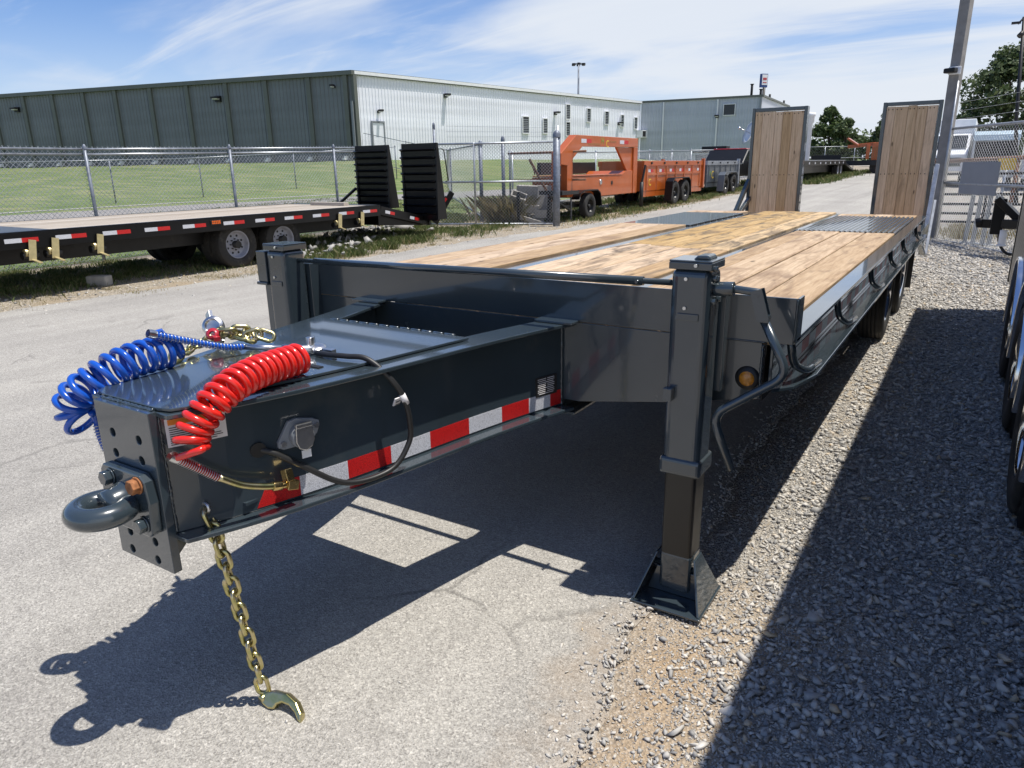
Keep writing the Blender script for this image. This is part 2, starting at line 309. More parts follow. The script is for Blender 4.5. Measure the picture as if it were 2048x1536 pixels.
# ------------------------------------------------------------------ mesh builder
class MB:
    def __init__(s): s.v = []; s.f = []; s.m = []; s.s = []
    def add(s, vs, fs, m=0, smooth=False):
        o = len(s.v); s.v += [tuple(v) for v in vs]
        for f in fs: s.f.append(tuple(i+o for i in f)); s.m.append(m); s.s.append(smooth)
        return s
    def box(s, c, d, rot=None, m=0):
        x, y, z = (k/2 for k in d)
        vs = [Vector((a*x, b*y, e*z)) for a in (-1, 1) for b in (-1, 1) for e in (-1, 1)]
        if rot is not None: vs = [rot @ v for v in vs]
        c = Vector(c)
        return s.add([v+c for v in vs], [(0,1,3,2), (4,6,7,5), (0,4,5,1), (2,3,7,6), (0,2,6,4), (1,5,7,3)], m)
    def span(s, a, b, m=0):
        return s.box([(a[i]+b[i])/2 for i in range(3)], [abs(b[i]-a[i]) for i in range(3)], None, m)
    def bar(s, p0, p1, w, h, upv=(0, 0, 1), m=0):
        p0 = Vector(p0); p1 = Vector(p1); d = (p1-p0).normalized(); u = Vector(upv); x = d.cross(u)
        if x.length < 1e-4: x = d.cross(Vector((1, 0, 0)))
        x.normalize(); u = x.cross(d).normalized()
        vs = [p+x*(a*w/2)+u*(b*h/2) for p in (p0, p1) for a, b in ((-1,-1), (1,-1), (1,1), (-1,1))]
        return s.add(vs, [(3,2,1,0), (4,5,6,7), (0,1,5,4), (1,2,6,5), (2,3,7,6), (3,0,4,7)], m)
    def tube(s, pts, r, n=8, closed=False, m=0, caps=True):
        P = [Vector(p) for p in pts]; k = len(P)
        rr = r if isinstance(r, (list, tuple)) else [r]*k
        def tan(i):
            if closed: t = P[(i+1) % k]-P[i-1]
            else: t = P[min(i+1, k-1)]-P[max(i-1, 0)]
            return t.normalized()
        t0 = tan(0); u = t0.cross(Vector((0, 0, 1)))
        if u.length < 0.05: u = t0.cross(Vector((1, 0, 0)))
        u.normalize(); vs = []
        for i in range(k):
            t = tan(i); u = (u - t*u.dot(t))
            if u.length < 1e-5: u = t.cross(Vector((0.3, 0.5, 0.8)))
            u.normalize(); w = t.cross(u)
            for j in range(n):
                a = 2*math.pi*j/n; vs.append(P[i]+(u*math.cos(a)+w*math.sin(a))*rr[i])
        fs = []
        for i in range(k if closed else k-1):
            i2 = (i+1) % k
            for j in range(n): fs.append((i*n+j, i*n+(j+1) % n, i2*n+(j+1) % n, i2*n+j))
        o = len(s.v); s.add(vs, fs, m, True)
        if not closed and caps:
            s.f.append(tuple(o+j for j in range(n))[::-1]); s.m.append(m); s.s.append(False)
            s.f.append(tuple(o+(k-1)*n+j for j in range(n))); s.m.append(m); s.s.append(False)
        return s
    def cyl(s, p0, p1, r, n=16, m=0): return s.tube([p0, p1], r, n, m=m)
    def prism(s, poly, a, b, axis='z', m=0):
        def P(q, w): return {'z': (q[0], q[1], w), 'y': (q[0], w, q[1]), 'x': (w, q[0], q[1])}[axis]
        n = len(poly); vs = [P(q, a) for q in poly]+[P(q, b) for q in poly]
        fs = [tuple(range(n)), tuple(range(2*n-1, n-1, -1))]+[(i, i+n, (i+1) % n+n, (i+1) % n) for i in range(n)]
        return s.add(vs, fs, m)
    def lathe(s, prof, c, axis, n=32, m=0, smooth=True):
        ax = Vector(axis).normalized(); u = ax.cross(Vector((0, 0, 1)))
        if u.length < 1e-3: u = Vector((1, 0, 0))
        u.normalize(); w = ax.cross(u); c = Vector(c); vs = []
        for r, h in prof:
            for j in range(n):
                a = 2*math.pi*j/n; vs.append(c+ax*h+(u*math.cos(a)+w*math.sin(a))*r)
        fs = []
        for i in range(len(prof)-1):
            for j in range(n): fs.append((i*n+j, i*n+(j+1) % n, (i+1)*n+(j+1) % n, (i+1)*n+j))
        return s.add(vs, fs, m, smooth)
    def strip(s, A, B, z0, z1, m=0):
        """solid band between two plan polylines A and B"""
        n = len(A); vs = []
        for a, b in zip(A, B): vs += [(a[0], a[1], z0), (b[0], b[1], z0), (b[0], b[1], z1), (a[0], a[1], z1)]
        fs = [(0, 1, 2, 3), tuple(range(4*n-1, 4*n-5, -1))]
        for i in range(n-1):
            for j in range(4): fs.append((4*i+j, 4*i+4+j, 4*i+4+(j+1) % 4, 4*i+(j+1) % 4))
        return s.add(vs, fs, m)
ORG = {}
def org(o): return ORG.get(o.name, Vector((0, 0, 0))) if o else Vector((0, 0, 0))
def finish(name, me, mats, parent, kind, label):
    for mt in (mats if isinstance(mats, (list, tuple)) else [mats]): me.materials.append(MAT[mt] if isinstance(mt, str) else mt)
    o = bpy.data.objects.new(name, me); col.objects.link(o)
    if parent is not None: o.parent = parent
    ORG[o.name] = org(parent)
    if kind: o['kind'] = kind
    if label: o['label'] = label
    return o
def build(name, mb, mats, parent=None, bevel=0, kind=None, label=None, fixn=True, segs=2):
    O = org(parent)
    me = bpy.data.meshes.new(name)
    me.from_pydata([(v[0]-O.x, v[1]-O.y, v[2]-O.z) for v in mb.v], [], mb.f); me.update()
    me.polygons.foreach_set('material_index', mb.m); me.polygons.foreach_set('use_smooth', mb.s)
    if fixn:
        bm = bmesh.new(); bm.from_mesh(me); bmesh.ops.recalc_face_normals(bm, faces=bm.faces); bm.to_mesh(me); bm.free()
    o = finish(name, me, mats, parent, kind, label)
    if bevel:
        b = o.modifiers.new('bevel', 'BEVEL'); b.width = bevel; b.segments = segs; b.limit_method = 'ANGLE'; b.angle_limit = R(40); b.harden_normals = False
    return o
def rawmesh(name, V, F, mats, parent=None, kind=None, smooth=False, label=None):
    O = org(parent)
    V = np.asarray(V, np.float32).reshape(-1, 3)-np.array([O.x, O.y, O.z], np.float32); F = np.asarray(F, np.int32); k = F.shape[1]
    me = bpy.data.meshes.new(name); me.vertices.add(len(V)); me.vertices.foreach_set('co', V.ravel())
    me.loops.add(F.size); me.loops.foreach_set('vertex_index', F.ravel())
    me.polygons.add(len(F)); me.polygons.foreach_set('loop_start', np.arange(0, F.size, k, dtype=np.int32)); me.polygons.foreach_set('loop_total', np.full(len(F), k, np.int32))
    me.update(calc_edges=True)
    if smooth: me.polygons.foreach_set('use_smooth', np.ones(len(F), bool))
    return finish(name, me, mats, parent, kind, label)
def tag(o, label, cat, group=None):
    o['label'] = label; o['category'] = cat
    if group: o['group'] = group
    return o
def thing(name, label, cat, loc=(0, 0, 0), group=None):
    o = bpy.data.objects.new(name, None); col.objects.link(o); o.location = loc; o.empty_display_size = 0.1
    ORG[o.name] = Vector(loc); return tag(o, label, cat, group)
def dup(root, delta, label=None, rotz=None):
    def cp(o, par):
        c = o.copy(); col.objects.link(c)
        if par is not None: c.parent = par
        ORG[c.name] = org(o)
        for ch in [x for x in bpy.data.objects if x.parent == o]: cp(ch, c)
        return c
    r = cp(root, None); r.location = root.location+Vector(delta)
    if rotz is not None: r.rotation_euler.z = rotz
    if label: r['label'] = label
    return r
def shared(name, src, parent, offset):
    """another piece with the same mesh, moved by offset"""
    o = bpy.data.objects.new(name, src.data); col.objects.link(o); o.parent = parent; o.location = Vector(offset)
    ORG[o.name] = org(parent)+Vector(offset)
    for md in src.modifiers:
        if md.type == 'BEVEL':
            b = o.modifiers.new('bevel', 'BEVEL'); b.width = md.width; b.segments = md.segments; b.limit_method = 'ANGLE'; b.angle_limit = md.angle_limit
    return o
def smst(t): t = min(1, max(0, t)); return t*t*(3-2*t)
def gh(x, y):
    z = 0.016*max(0., y-5)
    if z > .9: z = .9+(z-.9)*.3
    d1 = x+38.4-.15*(y-39.4); d2 = (39.4+.2216*(x+38.4)-y)*.976   # distance from the warehouse walls: the lawn banks up to them
    d = math.hypot(max(d1, 0), max(d2, 0)); w = max(0., 1-d/24)**2
    return z*(1-w)+w*2.25
GH = np.vectorize(gh)

# ================================================================== THE SETTING
XS = [-400, -160, -110, -90] + [-80+2*i for i in range(0, 34)] + [-12.5, -10, -6, -2, 0, 2, 4, 8, 20, 60, 160, 400]
YS = [-80, -20, -5, 0, 3, 5] + [7+2*i for i in range(0, 28)] + [61.25, 63, 66, 70, 75, 80, 86, 92, 100, 120, 200, 400, 1200]
def sheet(name, x0, x1, y0, y1, dz, mt, kind='structure'):
    xs = sorted(set([x for x in XS if x0 < x < x1]+[x0, x1])); ys = sorted(set([y for y in YS if y0 < y < y1]+[y0, y1]))
    V = [(x, y, gh(x, y)+dz) for x in xs for y in ys]; n = len(ys)
    F = [(i*n+j, (i+1)*n+j, (i+1)*n+j+1, i*n+j+1) for i in range(len(xs)-1) for j in range(n-1)]
    return rawmesh(name, V, F, mt, None, kind)
sheet('ground', -400, 400, -80, 1200, 0.0, 'gravel_base')
sheet('lawn', -160, -11.9, -60, 150, 0.008, 'lawn')
def resample(pts, step, jit=0.0):
    out = []
    for (a, b) in zip(pts[:-1], pts[1:]):
        L = math.hypot(b[0]-a[0], b[1]-a[1]); k = max(1, int(L/step))
        for i in range(k): t = i/k; out.append((a[0]+(b[0]-a[0])*t+random.uniform(-jit, jit), a[1]+(b[1]-a[1])*t))
    out.append(pts[-1]); return out
def xat(pts, y):
    return float(np.interp(y, [p[1] for p in pts], [p[0] for p in pts]))
AL = resample([(-7.7, -20), (-7.75, 0), (-7.9, 2), (-7.7, 5.5), (-7.3, 8.3), (-7.15, 10.2), (-6.55, 13.2), (-6.5, 17.4), (-6.4, 30), (-4.9, 55), (-3, 90)], 0.35, 0.10)
AR = resample([(1.10, -20), (1.09, -1.6), (1.06, -1.05), (1.01, -0.75), (0.93, -0.40), (0.99, -0.1), (0.95, 0.6), (0.88, 1.2), (0.92, 4), (0.85, 9), (0.5, 14), (0.2, 20), (-0.6, 30), (-1.2, 60), (0.2, 90)], 0.07, 0.022)
ysA = sorted(set([round(p[1], 3) for p in AL]+[round(p[1], 3) for p in AR]+[5.0, 61.25]))
va = []
for y in ysA:
    for x, dz in ((xat(AL, y), 0.006), (xat(AL, y)+0.3, 0.016), (xat(AR, y)-0.05, 0.016), (xat(AR, y), 0.004)): va.append((x, y, gh(x, y)+dz))
fa = [(i*4+j, i*4+j+1, i*4+4+j+1, i*4+4+j) for i in range(len(ysA)-1) for j in range(3)]
rawmesh('asphalt_lane', va, fa, 'asphalt', None, 'structure')
def band(name, left, right, ys, dz, mt, kind='structure'):
    V = []
    for y in ys:
        a, b = xat(left, y), xat(right, y)
        for t in (0, .33, .66, 1): x = a+(b-a)*t; V.append((x, y, gh(x, y)+dz))
    F = [(i*4+j, i*4+j+1, i*4+5+j, i*4+4+j) for i in range(len(ys)-1) for j in range(3)]
    return rawmesh(name, V, F, mt, None, kind)
vl = resample([(-12.1, -20), (-12.0, 14), (-12.4, 30), (-14, 90)], 1.0, 0.15)
band('verge', vl, [(-7.2, -20), (-7.2, 8), (-6.2, 13), (-6.0, 30), (-4.4, 55), (-2.6, 90)], sorted(set([-20+i for i in range(0, 111)]+[61.25])), 0.003, 'verge')
dl = [(-29.5, -20), (-29.3, 10), (-27.2, 17), (-23.5, 24), (-20.6, 29), (-17.8, 34), (-14, 44), (-11, 70)]
dr = [(-24.5, -20), (-24.2, 8), (-24.2, 13), (-22.6, 19), (-18.5, 22.5), (-15.5, 26), (-12.5, 34), (-10, 44), (-8, 70)]
band('far_driveway', dl, dr, [-20+i*1.0 for i in range(0, 91)], 0.016, 'drive')
# pale stony swale across the lawn
sw = [(-30.6, 4), (-30.7, 12), (-29.2, 18), (-26.6, 24), (-23, 30)]
band('stone_swale', [(a-0.5, b) for a, b in sw], [(a+0.1, b) for a, b in sw], [4+0.5*i for i in range(53)], 0.02, 'stone_white')

# ------------------------------------------------------------------ metal buildings
def corr(mb, P0, P1, z0, z1, nrm, pitch, depth, m=0):
    P0 = Vector(P0); P1 = Vector(P1); L = (P1-P0).length; d = (P1-P0)/L; nrm = Vector(nrm)
    ss = [(0, 0)]; k = max(1, int(L/pitch)); p = L/k
    for i in range(k):
        a = i*p
        ss += [(a+p*0.36, 0), (a+p*0.44, 1), (a+p*0.56, 1), (a+p*0.64, 0)]
    ss.append((L, 0)); V = []; 
    for s_, e in ss:
        q = P0+d*s_+nrm*(e*depth); V += [(q.x, q.y, z0), (q.x, q.y, z1)]
    F = [(2*i, 2*i+2, 2*i+3, 2*i+1) for i in range(len(ss)-1)]
    mb.add(V, F, m)
A = Vector((-38.385, 39.447)); Bl = Vector((-74.018, 31.553)); Br = Vector((-32.374, 79.235)); D4 = Bl+(Br-A)
dL = (Bl-A).normalized(); dR = (Br-A).normalized()
nL = Vector((dL.y, -dL.x)); nL = nL if nL.y < 0 else -nL
nR = Vector((dR.y, -dR.x)); nR = nR if nR.x > 0 else -nR
b1 = thing('warehouse', 'long metal warehouse with olive grey end wall and bright white side wall behind the lawn', 'warehouse', (A.x, A.y, 2.2))
ZB, ZT = 2.1, 8.20
mb = MB()
for P, Q in ((Bl, D4), (D4, Br)): mb.add([(P.x, P.y, ZB), (Q.x, Q.y, ZB), (Q.x, Q.y, ZT), (P.x, P.y, ZT)], [(0, 1, 2, 3)])
build('rear_wall', mb, 'wall_dark', b1)
Bx = A+dL*41.5
mb = MB(); o_ = 0.30
pl = [A+nL*o_+nR*0.10, Bx+nL*o_, Bx+(Br-A), Br+nR*0.10]
mb.prism([(p.x, p.y) for p in pl], ZT+0.003, ZT+0.30); build('roof', mb, 'fascia', b1)
mb = MB(); a = A+nR*0.11; b = Br+nR*0.11
mb.bar((a.x, a.y, 8.36), (b.x, b.y, 8.36), 0.20, 0.22); build('gutter', mb, 'white', b1)
pil = [0.61, 3.8, 7.7, 11.45, 15.3, 19.1, 22.9, 26.5, 30.1, 33.6, 37.4, 41.2]
prev = 0.0; pl0 = None; wp0 = None
for i, s_ in enumerate(pil):
    c = A+dL*s_
    mb = MB(); q = c+nL*0.10
    mb.box((q.x, q.y, (ZB+ZT)/2), (0.34, 0.24, ZT-ZB-0.004), Matrix.Rotation(math.atan2(dL.y, dL.x), 3, 'Z')); build('pilaster', mb, 'fascia', b1)
    mb = MB(); e = A+dL*s_; st = A+dL*prev
    corr(mb, (st.x, st.y, 0), (e.x, e.y, 0), ZB, ZT, (nL.x, nL.y, 0), 0.32, 0.045); build('wall_panel', mb, 'wall_dark', b1)
    mb = MB(); q = c+nL*0.30+dL*0.28
    mb.box((q.x, q.y, 2.42), (0.2, 0.30, 0.26)); mb.box((q.x, q.y-0.2, 2.34), (0.22, 0.24, 0.14)); build('downspout_outlet', mb, 'white', b1)
    prev = s_
segsR = [0, 8.0, 16.1, 24.1, 32.2, 40.24]
for s0, s1 in zip(segsR[:-1], segsR[1:]):
    mb = MB(); st = A+dR*s0; e = A+dR*s1
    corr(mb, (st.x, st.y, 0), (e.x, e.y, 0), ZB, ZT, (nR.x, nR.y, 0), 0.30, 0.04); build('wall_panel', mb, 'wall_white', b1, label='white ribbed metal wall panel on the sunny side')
rotR = Matrix.Rotation(math.atan2(dR.y, dR.x), 3, 'Z'); rotL = Matrix.Rotation(math.atan2(dL.y, dL.x), 3, 'Z')
mb = MB(); q = A+nR*0.05+dR*0.02; mb.box((q.x, q.y, (ZB+ZT)/2), (0.3, 0.3, ZT-ZB-0.01), rotR); build('corner_trim', mb, 'fascia', b1)
mb = MB(); q = A+dL*0.1+nL*0.25; mb.box((q.x, q.y, 4.3), (0.16, 0.14, 4.2), rotL); build('downpipe', mb, 'gold_strap' if False else 'sign_grey', b1)
def window(parent, P, d, n, s0, s1, z0, z1, blinds=True):
    rot = Matrix.Rotation(math.atan2(d.y, d.x), 3, 'Z'); w = s1-s0; c = P+d*((s0+s1)/2)+n*0.04
    mb = MB(); t = 0.07
    for a, b, ww, hh in ((0, z1-t/2, w, t), (0, z0+t/2, w, t), (-w/2+t/2, (z0+z1)/2, t, z1-z0-2*t), (w/2-t/2, (z0+z1)/2, t, z1-z0-2*t)):
        q = c+d*a+n*0.05; mb.box((q.x, q.y, b), (ww, 0.10, hh), rot)
    f = build('window', mb, 'white', parent)
    mb = MB(); q = c+n*0.015; mb.box((q.x, q.y, (z0+z1)/2), (w-2*t, 0.02, z1-z0-2*t), rot); build('pane', mb, 'glass_dark', f)
    if blinds:
        mb = MB(); k = int((z1-z0-2*t)/0.16)
        for i in range(k):
            q = c+n*0.04; mb.box((q.x, q.y, z0+t+0.08+i*0.16), (w-2*t-0.02, 0.02, 0.07), rot)
        build('blind', mb, 'sign_grey', f)
for s0, s1, z0, z1 in ((19.14, 20.14, 4.54, 6.11), (22.2, 22.98, 4.6, 6.04), (25.88, 26.66, 6.02, 7.49), (25.89, 26.67, 4.44, 5.85), (29.49, 30.25, 5.89, 7.28), (32.81, 33.63, 5.75, 7.13), (35.95, 36.65, 5.58, 6.91), (38.75, 39.47, 5.44, 6.75)):
    window(b1, A, dR, nR, s0, s1, z0, z1)
mb = MB(); q = A+dR*1.95+nR*0.08; mb.box((q.x, q.y, 3.55), (1.05, 0.08, 2.75), rotR); dd = build('door', mb, 'wall_white', b1)
mb = MB()
for a, b, w, h in ((-0.58, 3.55, 0.1, 2.85), (0.58, 3.55, 0.1, 2.85), (0, 5.02, 1.26, 0.12)):
    q = A+dR*(1.95+a)+nR*0.10; mb.box((q.x, q.y, b), (w, 0.14, h), rotR)
build('door_frame', mb, 'sign_grey', dd)
def lamp(parent, P, d, n, s_, z, k=1.0):
    rot = Matrix.Rotation(math.atan2(d.y, d.x), 3, 'Z'); q = P+d*s_
    mb = MB(); a = q+n*0.1; mb.box((a.x, a.y, z), (0.34*k, 0.2, 0.3*k), rot)
    a = q+n*0.38; mb.box((a.x, a.y, z+0.08), (0.42*k, 0.42, 0.14), rot); f = build('wall_lamp', mb, 'black_steel', parent)
    mb = MB(); a = q+n*0.36; mb.box((a.x, a.y, z-0.02), (0.30*k, 0.3, 0.06), rot); build('lens', mb, 'white', f)
lamp(b1, A, dL, nL, 12.35, 7.08, 1.5); lamp(b1, A, dL, nL, 34.6, 7.15, 1.4); lamp(b1, A, dL, nL, 1.6, 7.45, 0.5)
lamp(b1, A, dR, nR, 9.25, 7.3, 1.0); lamp(b1, A, dR, nR, 24.2, 6.55, 1.0); lamp(b1, A, dR, nR, 35.6, 5.95, 1.0); lamp(b1, A, dR, nR, 2.1, 5.75, 0.6)
mb = MB(); q = A+dR*40.0+nR*0.45; mb.box((q.x, q.y, 4.95), (1.2, 0.8, 0.8), rotR); ac = build('air_conditioner', mb, 'white', b1)
mb = MB(); q = A+dR*39.75+nR*0.87; mb.box((q.x, q.y, 4.95), (0.6, 0.03, 0.6), rotR); build('grille', mb, 'dark_hole', ac)

C2 = Vector((-19.301, 80.829)); Cb = Vector((-20.49, 99.07)); P2 = Vector((-32.33, 79.27)); d2 = (C2-P2).normalized(); n2 = Vector((d2.y, -d2.x)); n2 = n2 if n2.y < 0 else -n2
d3 = (Cb-C2).normalized(); n3 = Vector((d3.y, -d3.x)); n3 = n3 if n3.x > 0 else -n3
b2 = thing('metal_shed', 'blue grey ribbed metal building with one small window, beyond the orange trailer', 'metal building', (C2.x, C2.y, 1.2))
for s0, s1 in ((0, 2.55), (2.55, 8.6), (8.6, 13.12)):
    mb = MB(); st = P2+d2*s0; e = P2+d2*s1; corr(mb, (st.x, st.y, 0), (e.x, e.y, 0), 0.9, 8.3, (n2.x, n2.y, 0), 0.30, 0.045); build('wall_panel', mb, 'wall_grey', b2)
mb = MB(); corr(mb, (C2.x, C2.y, 0), (Cb.x, Cb.y, 0), 0.9, 8.3, (n3.x, n3.y, 0), 0.3, 0.045); build('wall_panel', mb, 'wall_white', b2, label='side wall panel in a paler colour for sunlight')  # sunlight put into the colour: paler cladding on the lit side
mb = MB(); Pd = P2+(Cb-C2)
for P, Q in ((Cb, Pd), (Pd, P2)): mb.add([(P.x, P.y, 0.9), (Q.x, Q.y, 0.9), (Q.x, Q.y, 8.3), (P.x, P.y, 8.3)], [(0, 1, 2, 3)])
build('rear_wall', mb, 'wall_grey', b2)
mb = MB(); pl = [P2+n2*0.15, C2+n2*0.15+n3*0.15, Cb+n3*0.15, Pd]; mb.prism([(p.x, p.y) for p in pl], 8.303, 8.50); build('roof', mb, 'fascia', b2)
rot2 = Matrix.Rotation(math.atan2(d2.y, d2.x), 3, 'Z')
for s_ in (2.6, 8.55, 13.0):
    mb = MB(); q = P2+d2*s_+n2*0.12; mb.box((q.x, q.y, 4.7), (0.14, 0.14, 7.1), rot2); build('downpipe', mb, 'white' if s_ < 12 else 'sign_grey', b2)
window(b2, P2, d2, n2, 9.15, 10.45, 6.55, 7.75, False)
lamp(b2, P2, d2, n2, 8.55, 6.5, 1.0)
for s_, hh in ((11.9, 1.1), (12.85, 0.55)):
    mb = MB(); q = P2+d2*s_-n2*0.6; mb.cyl((q.x, q.y, 8.45), (q.x, q.y, 8.5+hh), 0.13, 10)
    mb.cyl((q.x, q.y, 8.5+hh), (q.x, q.y, 8.58+hh), 0.2, 10)
    build('roof_vent', mb, 'black_steel', b2)
for s_ in (6, 16): q = C2+d3*s_-n3*0.3; mb = MB(); mb.cyl((q.x, q.y, 8.45), (q.x, q.y, 9.0), 0.12, 8); build('roof_vent', mb, 'black_steel', b2)

# ================================================================== THE GREY EQUIPMENT TRAILER
TR = thing('equipment_trailer', 'large dark slate grey equipment trailer with oak plank deck and two upright ramps, nearest', 'trailer', (0, 3.0, 0))
XT = -0.07
YO = [0, -.28, -.5, -.67, -.95, -1.2, -1.42, -1.47]; OO = [.552, .475, .425, .40, .345, .278, .205, .17]
def off(y): return float(np.interp(-y, [-a for a in YO], OO))
ysT = [0.0-i*0.0735 for i in range(21)]
# smooth the beam curve
_pf = np.polyfit(ysT, [off(y) for y in ysT], 5)
def off(y): return float(np.polyval(_pf, y))
for sgn in (1, -1):
    mb = MB()
    Pm = lambda k: [(XT+sgn*(off(y)-k), y) for y in ysT]
    mb.strip(Pm(0.0), Pm(0.128), 0.962, 0.976)
    mb.strip(Pm(0.058), Pm(0.070), 0.6302, 0.9618)
    mb.strip(Pm(0.0), Pm(0.128), 0.616, 0.630)
    build('tongue_beam', mb, 'slate', TR, 0.003)
    mb = MB(); c = XT+sgn*(off(0)-0.064)
    mb.box((c, -0.03, 0.982), (0.165, 0.07, 0.010)); build('flange_pad', mb, 'slate', TR, 0.002)
cv = [(-1.466, .124), (-1.455, .165), (-1.42, .185), (-1.33, .185)]+[(y, off(y)-0.072) for y in (-1.25, -1.1, -.95, -.8, -.67, -.55, -.447)]
mb = MB(); mb.prism([(XT+w, y) for y, w in cv]+[(XT-w, y) for y, w in reversed(cv)], 0.9785, 0.987)
cover = build('tongue_cover', mb, 'slate', TR, 0.002)
mb = MB()
for i in range(12):
    x0 = -0.385+i*0.052; mb.cyl((x0, -0.441, 0.985), (x0+0.044, -0.441, 0.985), 0.006, 8)
build('hinge', mb, 'slate', cover)
mb = MB(); mb.box((-0.02, -1.02, 0.9885), (0.07, 0.022, 0.003)); mb.box((0.115, -0.99, 0.9885), (0.05, 0.02, 0.003)); build('slot', mb, 'dark_hole', cover)
mb = MB(); mb.strip([(XT-0.24, -0.46), (XT-0.2, -1.3)], [(XT+0.24, -0.46), (XT+0.2, -1.3)], 0.66, 0.668); mb.span((XT-0.3, -0.462, 0.66), (XT+0.3, -0.452, 0.97)); build('tool_tray', mb, 'slate', TR)
# hitch plate with drilled holes
mb = MB(); mb.span((XT-0.125, -1.492, 0.522), (XT+0.125, -1.468, 0.9775))
hp = build('hitch_plate', mb, 'slate', TR)
ct = MB()
for hx, hz in ((-.126, .896), (-.006, .896), (-.128, .837), (-.008, .837), (-.131, .60), (-.013, .60), (-.135, .545), (-.015, .545)):
    ct.cyl((hx, -1.52, hz), (hx, -1.44, hz), 0.0125, 14)
co = build('cutter', ct, 'dark_hole'); co.location = (0, 0, 0)
bo = hp.modifiers.new('holes', 'BOOLEAN'); bo.operation = 'DIFFERENCE'; bo.solver = 'EXACT'; bo.object = co
bpy.context.view_layer.update()
me2 = bpy.data.meshes.new_from_object(hp.evaluated_get(bpy.context.evaluated_depsgraph_get()))
hp.modifiers.clear(); hp.data = me2; bpy.data.objects.remove(co)
bv = hp.modifiers.new('bevel', 'BEVEL'); bv.width = 0.002; bv.segments = 2; bv.limit_method = 'ANGLE'
mb = MB(); mb.prism([(-1.467, 0.53), (-1.467, 0.614), (-1.37, 0.614)], XT+0.06, XT+0.085, 'x'); mb.prism([(-1.467, 0.53), (-1.467, 0.614), (-1.37, 0.614)], XT-0.085, XT-0.06, 'x')
build('gusset', mb, 'slate', TR, 0.002)
mb = MB(); mb.box((XT, -1.4664, 0.75), (0.22, 0.003, 0.40)); build('hole_shade_sheet', mb, 'dark_hole', TR)  # near-black sheet behind the drilled holes, painting the shade inside them
# lunette ring
RX, RY, RZ = -0.068, -1.583, 0.722
mb = MB(); mb.tube([(RX+0.062*math.cos(a*math.pi/20), RY+0.062*math.sin(a*math.pi/20), RZ) for a in range(40)], 0.030, 16, True)
mb.lathe([(0.0, 0.03), (0.040, 0.03), (0.042, 0.012), (0.045, -0.01), (0.055, -0.028), (0.078, -0.042), (0.082, -0.05), (0.0, -0.05)], (RX, -1.545, RZ+0.004), (0, -1, 0), 24)
ring = build('lunette_ring', mb, 'slate', TR)
mb = MB(); mb.prism([(-0.178, 0.70), (-0.165, 0.795), (-0.15, 0.812), (0.018, 0.812), (0.036, 0.795), (0.044, 0.735), (0.036, 0.65), (0.02, 0.636), (-0.13, 0.636), (-0.17, 0.66)], -1.522, -1.493, 'y')
build('mounting_plate', mb, 'slate', ring, 0.004)
for bx, bz, mt in ((-.118, .782, 'slate'), (.008, .784, 'rust'), (.008, .672, 'slate'), (-.118, .672, 'slate')):
    mb = MB(); mb.cyl((bx, -1.5225, bz), (bx, -1.527, bz), 0.024, 16); mb.cyl((bx, -1.527, bz), (bx, -1.546, bz), 0.0205, 6)
    build('bolt', mb, mt, ring, 0.002, label='rusty bolt head' if mt == 'rust' else None)
# tape, decals, socket on the tongue web
def webpt(y, z, k=0.0): return Vector((XT+off(y)-0.058+k, y, z))
def webpatch(y0, y1, z0, z1, k, n=6, slant=0.0):
    mb = MB(); V = []
    for i in range(n+1):
        y = y0+(y1-y0)*i/n
        for z in (z0, z1):
            yy = y-(slant if (i == 0 and z == z0) else 0)
            for kk in (0.0006, k): V.append(webpt(yy, z, kk))
    for i in range(n):
        a = 4*i; b = a+4
        mb_f = [(a, a+1, b+1, b), (a+2, b+2, b+3, a+3), (a+1, a+3, b+3, b+1), (a, b, b+2, a+2)]
        mb.f += mb_f; mb.m += [0]*4; mb.s += [False]*4
    mb.f += [(0, 2, 3, 1), (4*n, 4*n+1, 4*n+3, 4*n+2)]; mb.m += [0, 0]; mb.s += [False]*2
    mb.v = [tuple(v) for v in V]; return mb
tb = [-1.235, -1.139, -.983, -.822, -.657, -.477, -.314, -.175, -.063, -.004]
for i in range(9):
    red = i % 2 == 0
    build('reflective_tape', webpatch(tb[i], tb[i+1], 0.638, 0.698, 0.0014, 5, 0.03 if i == 0 else 0), 'tape_red' if red else 'tape_white', TR, label='red tape block' if red else 'white tape block')
vp = build('data_plate', webpatch(-.139, -.03, .690, .770, .003, 3), 'black_print', TR)
mb = MB()
for i in range(9):
    z = .70+i*.0075
    for (a, b) in ((-.13, -.088), (-.08, -.045)) if i % 3 else ((-.125, -.05),):
        w = webpatch(a, b, z, z+.0022, .0042, 1); o = len(mb.v); mb.v += w.v; mb.f += [tuple(q+o for q in f) for f in w.f]; mb.m += w.m; mb.s += w.s
build('print', mb, 'decal_white', vp)
wd = build('warning_decal', webpatch(-1.452, -1.315, .872, .950, .0012, 4), 'decal_white', TR)
build('header', webpatch(-1.446, -1.321, .932, .947, .0020, 4), 'orange_print', wd)
mb = MB()
for i in range(9):
    z = .877+i*.0058
    w = webpatch(-1.445, -1.325-random.uniform(0, .03), z, z+.0022, .0020, 3); o = len(mb.v); mb.v += w.v; mb.f += [tuple(q+o for q in f) for f in w.f]; mb.m += w.m; mb.s += w.s
build('print', mb, 'black_print', wd)
def wframe(y):
    t = (webpt(y+.02, 0)-webpt(y-.02, 0)).normalized(); n = Vector((t.y, -t.x, 0)); return t, n
t, n = wframe(-1.13); c = webpt(-1.13, .832)
def loc(a, b, k): return c+t*a+Vector((0, 0, 1))*b+n*k
rotw = Matrix((t, n, Vector((0, 0, 1)))).transposed()
mb = MB(); V = []
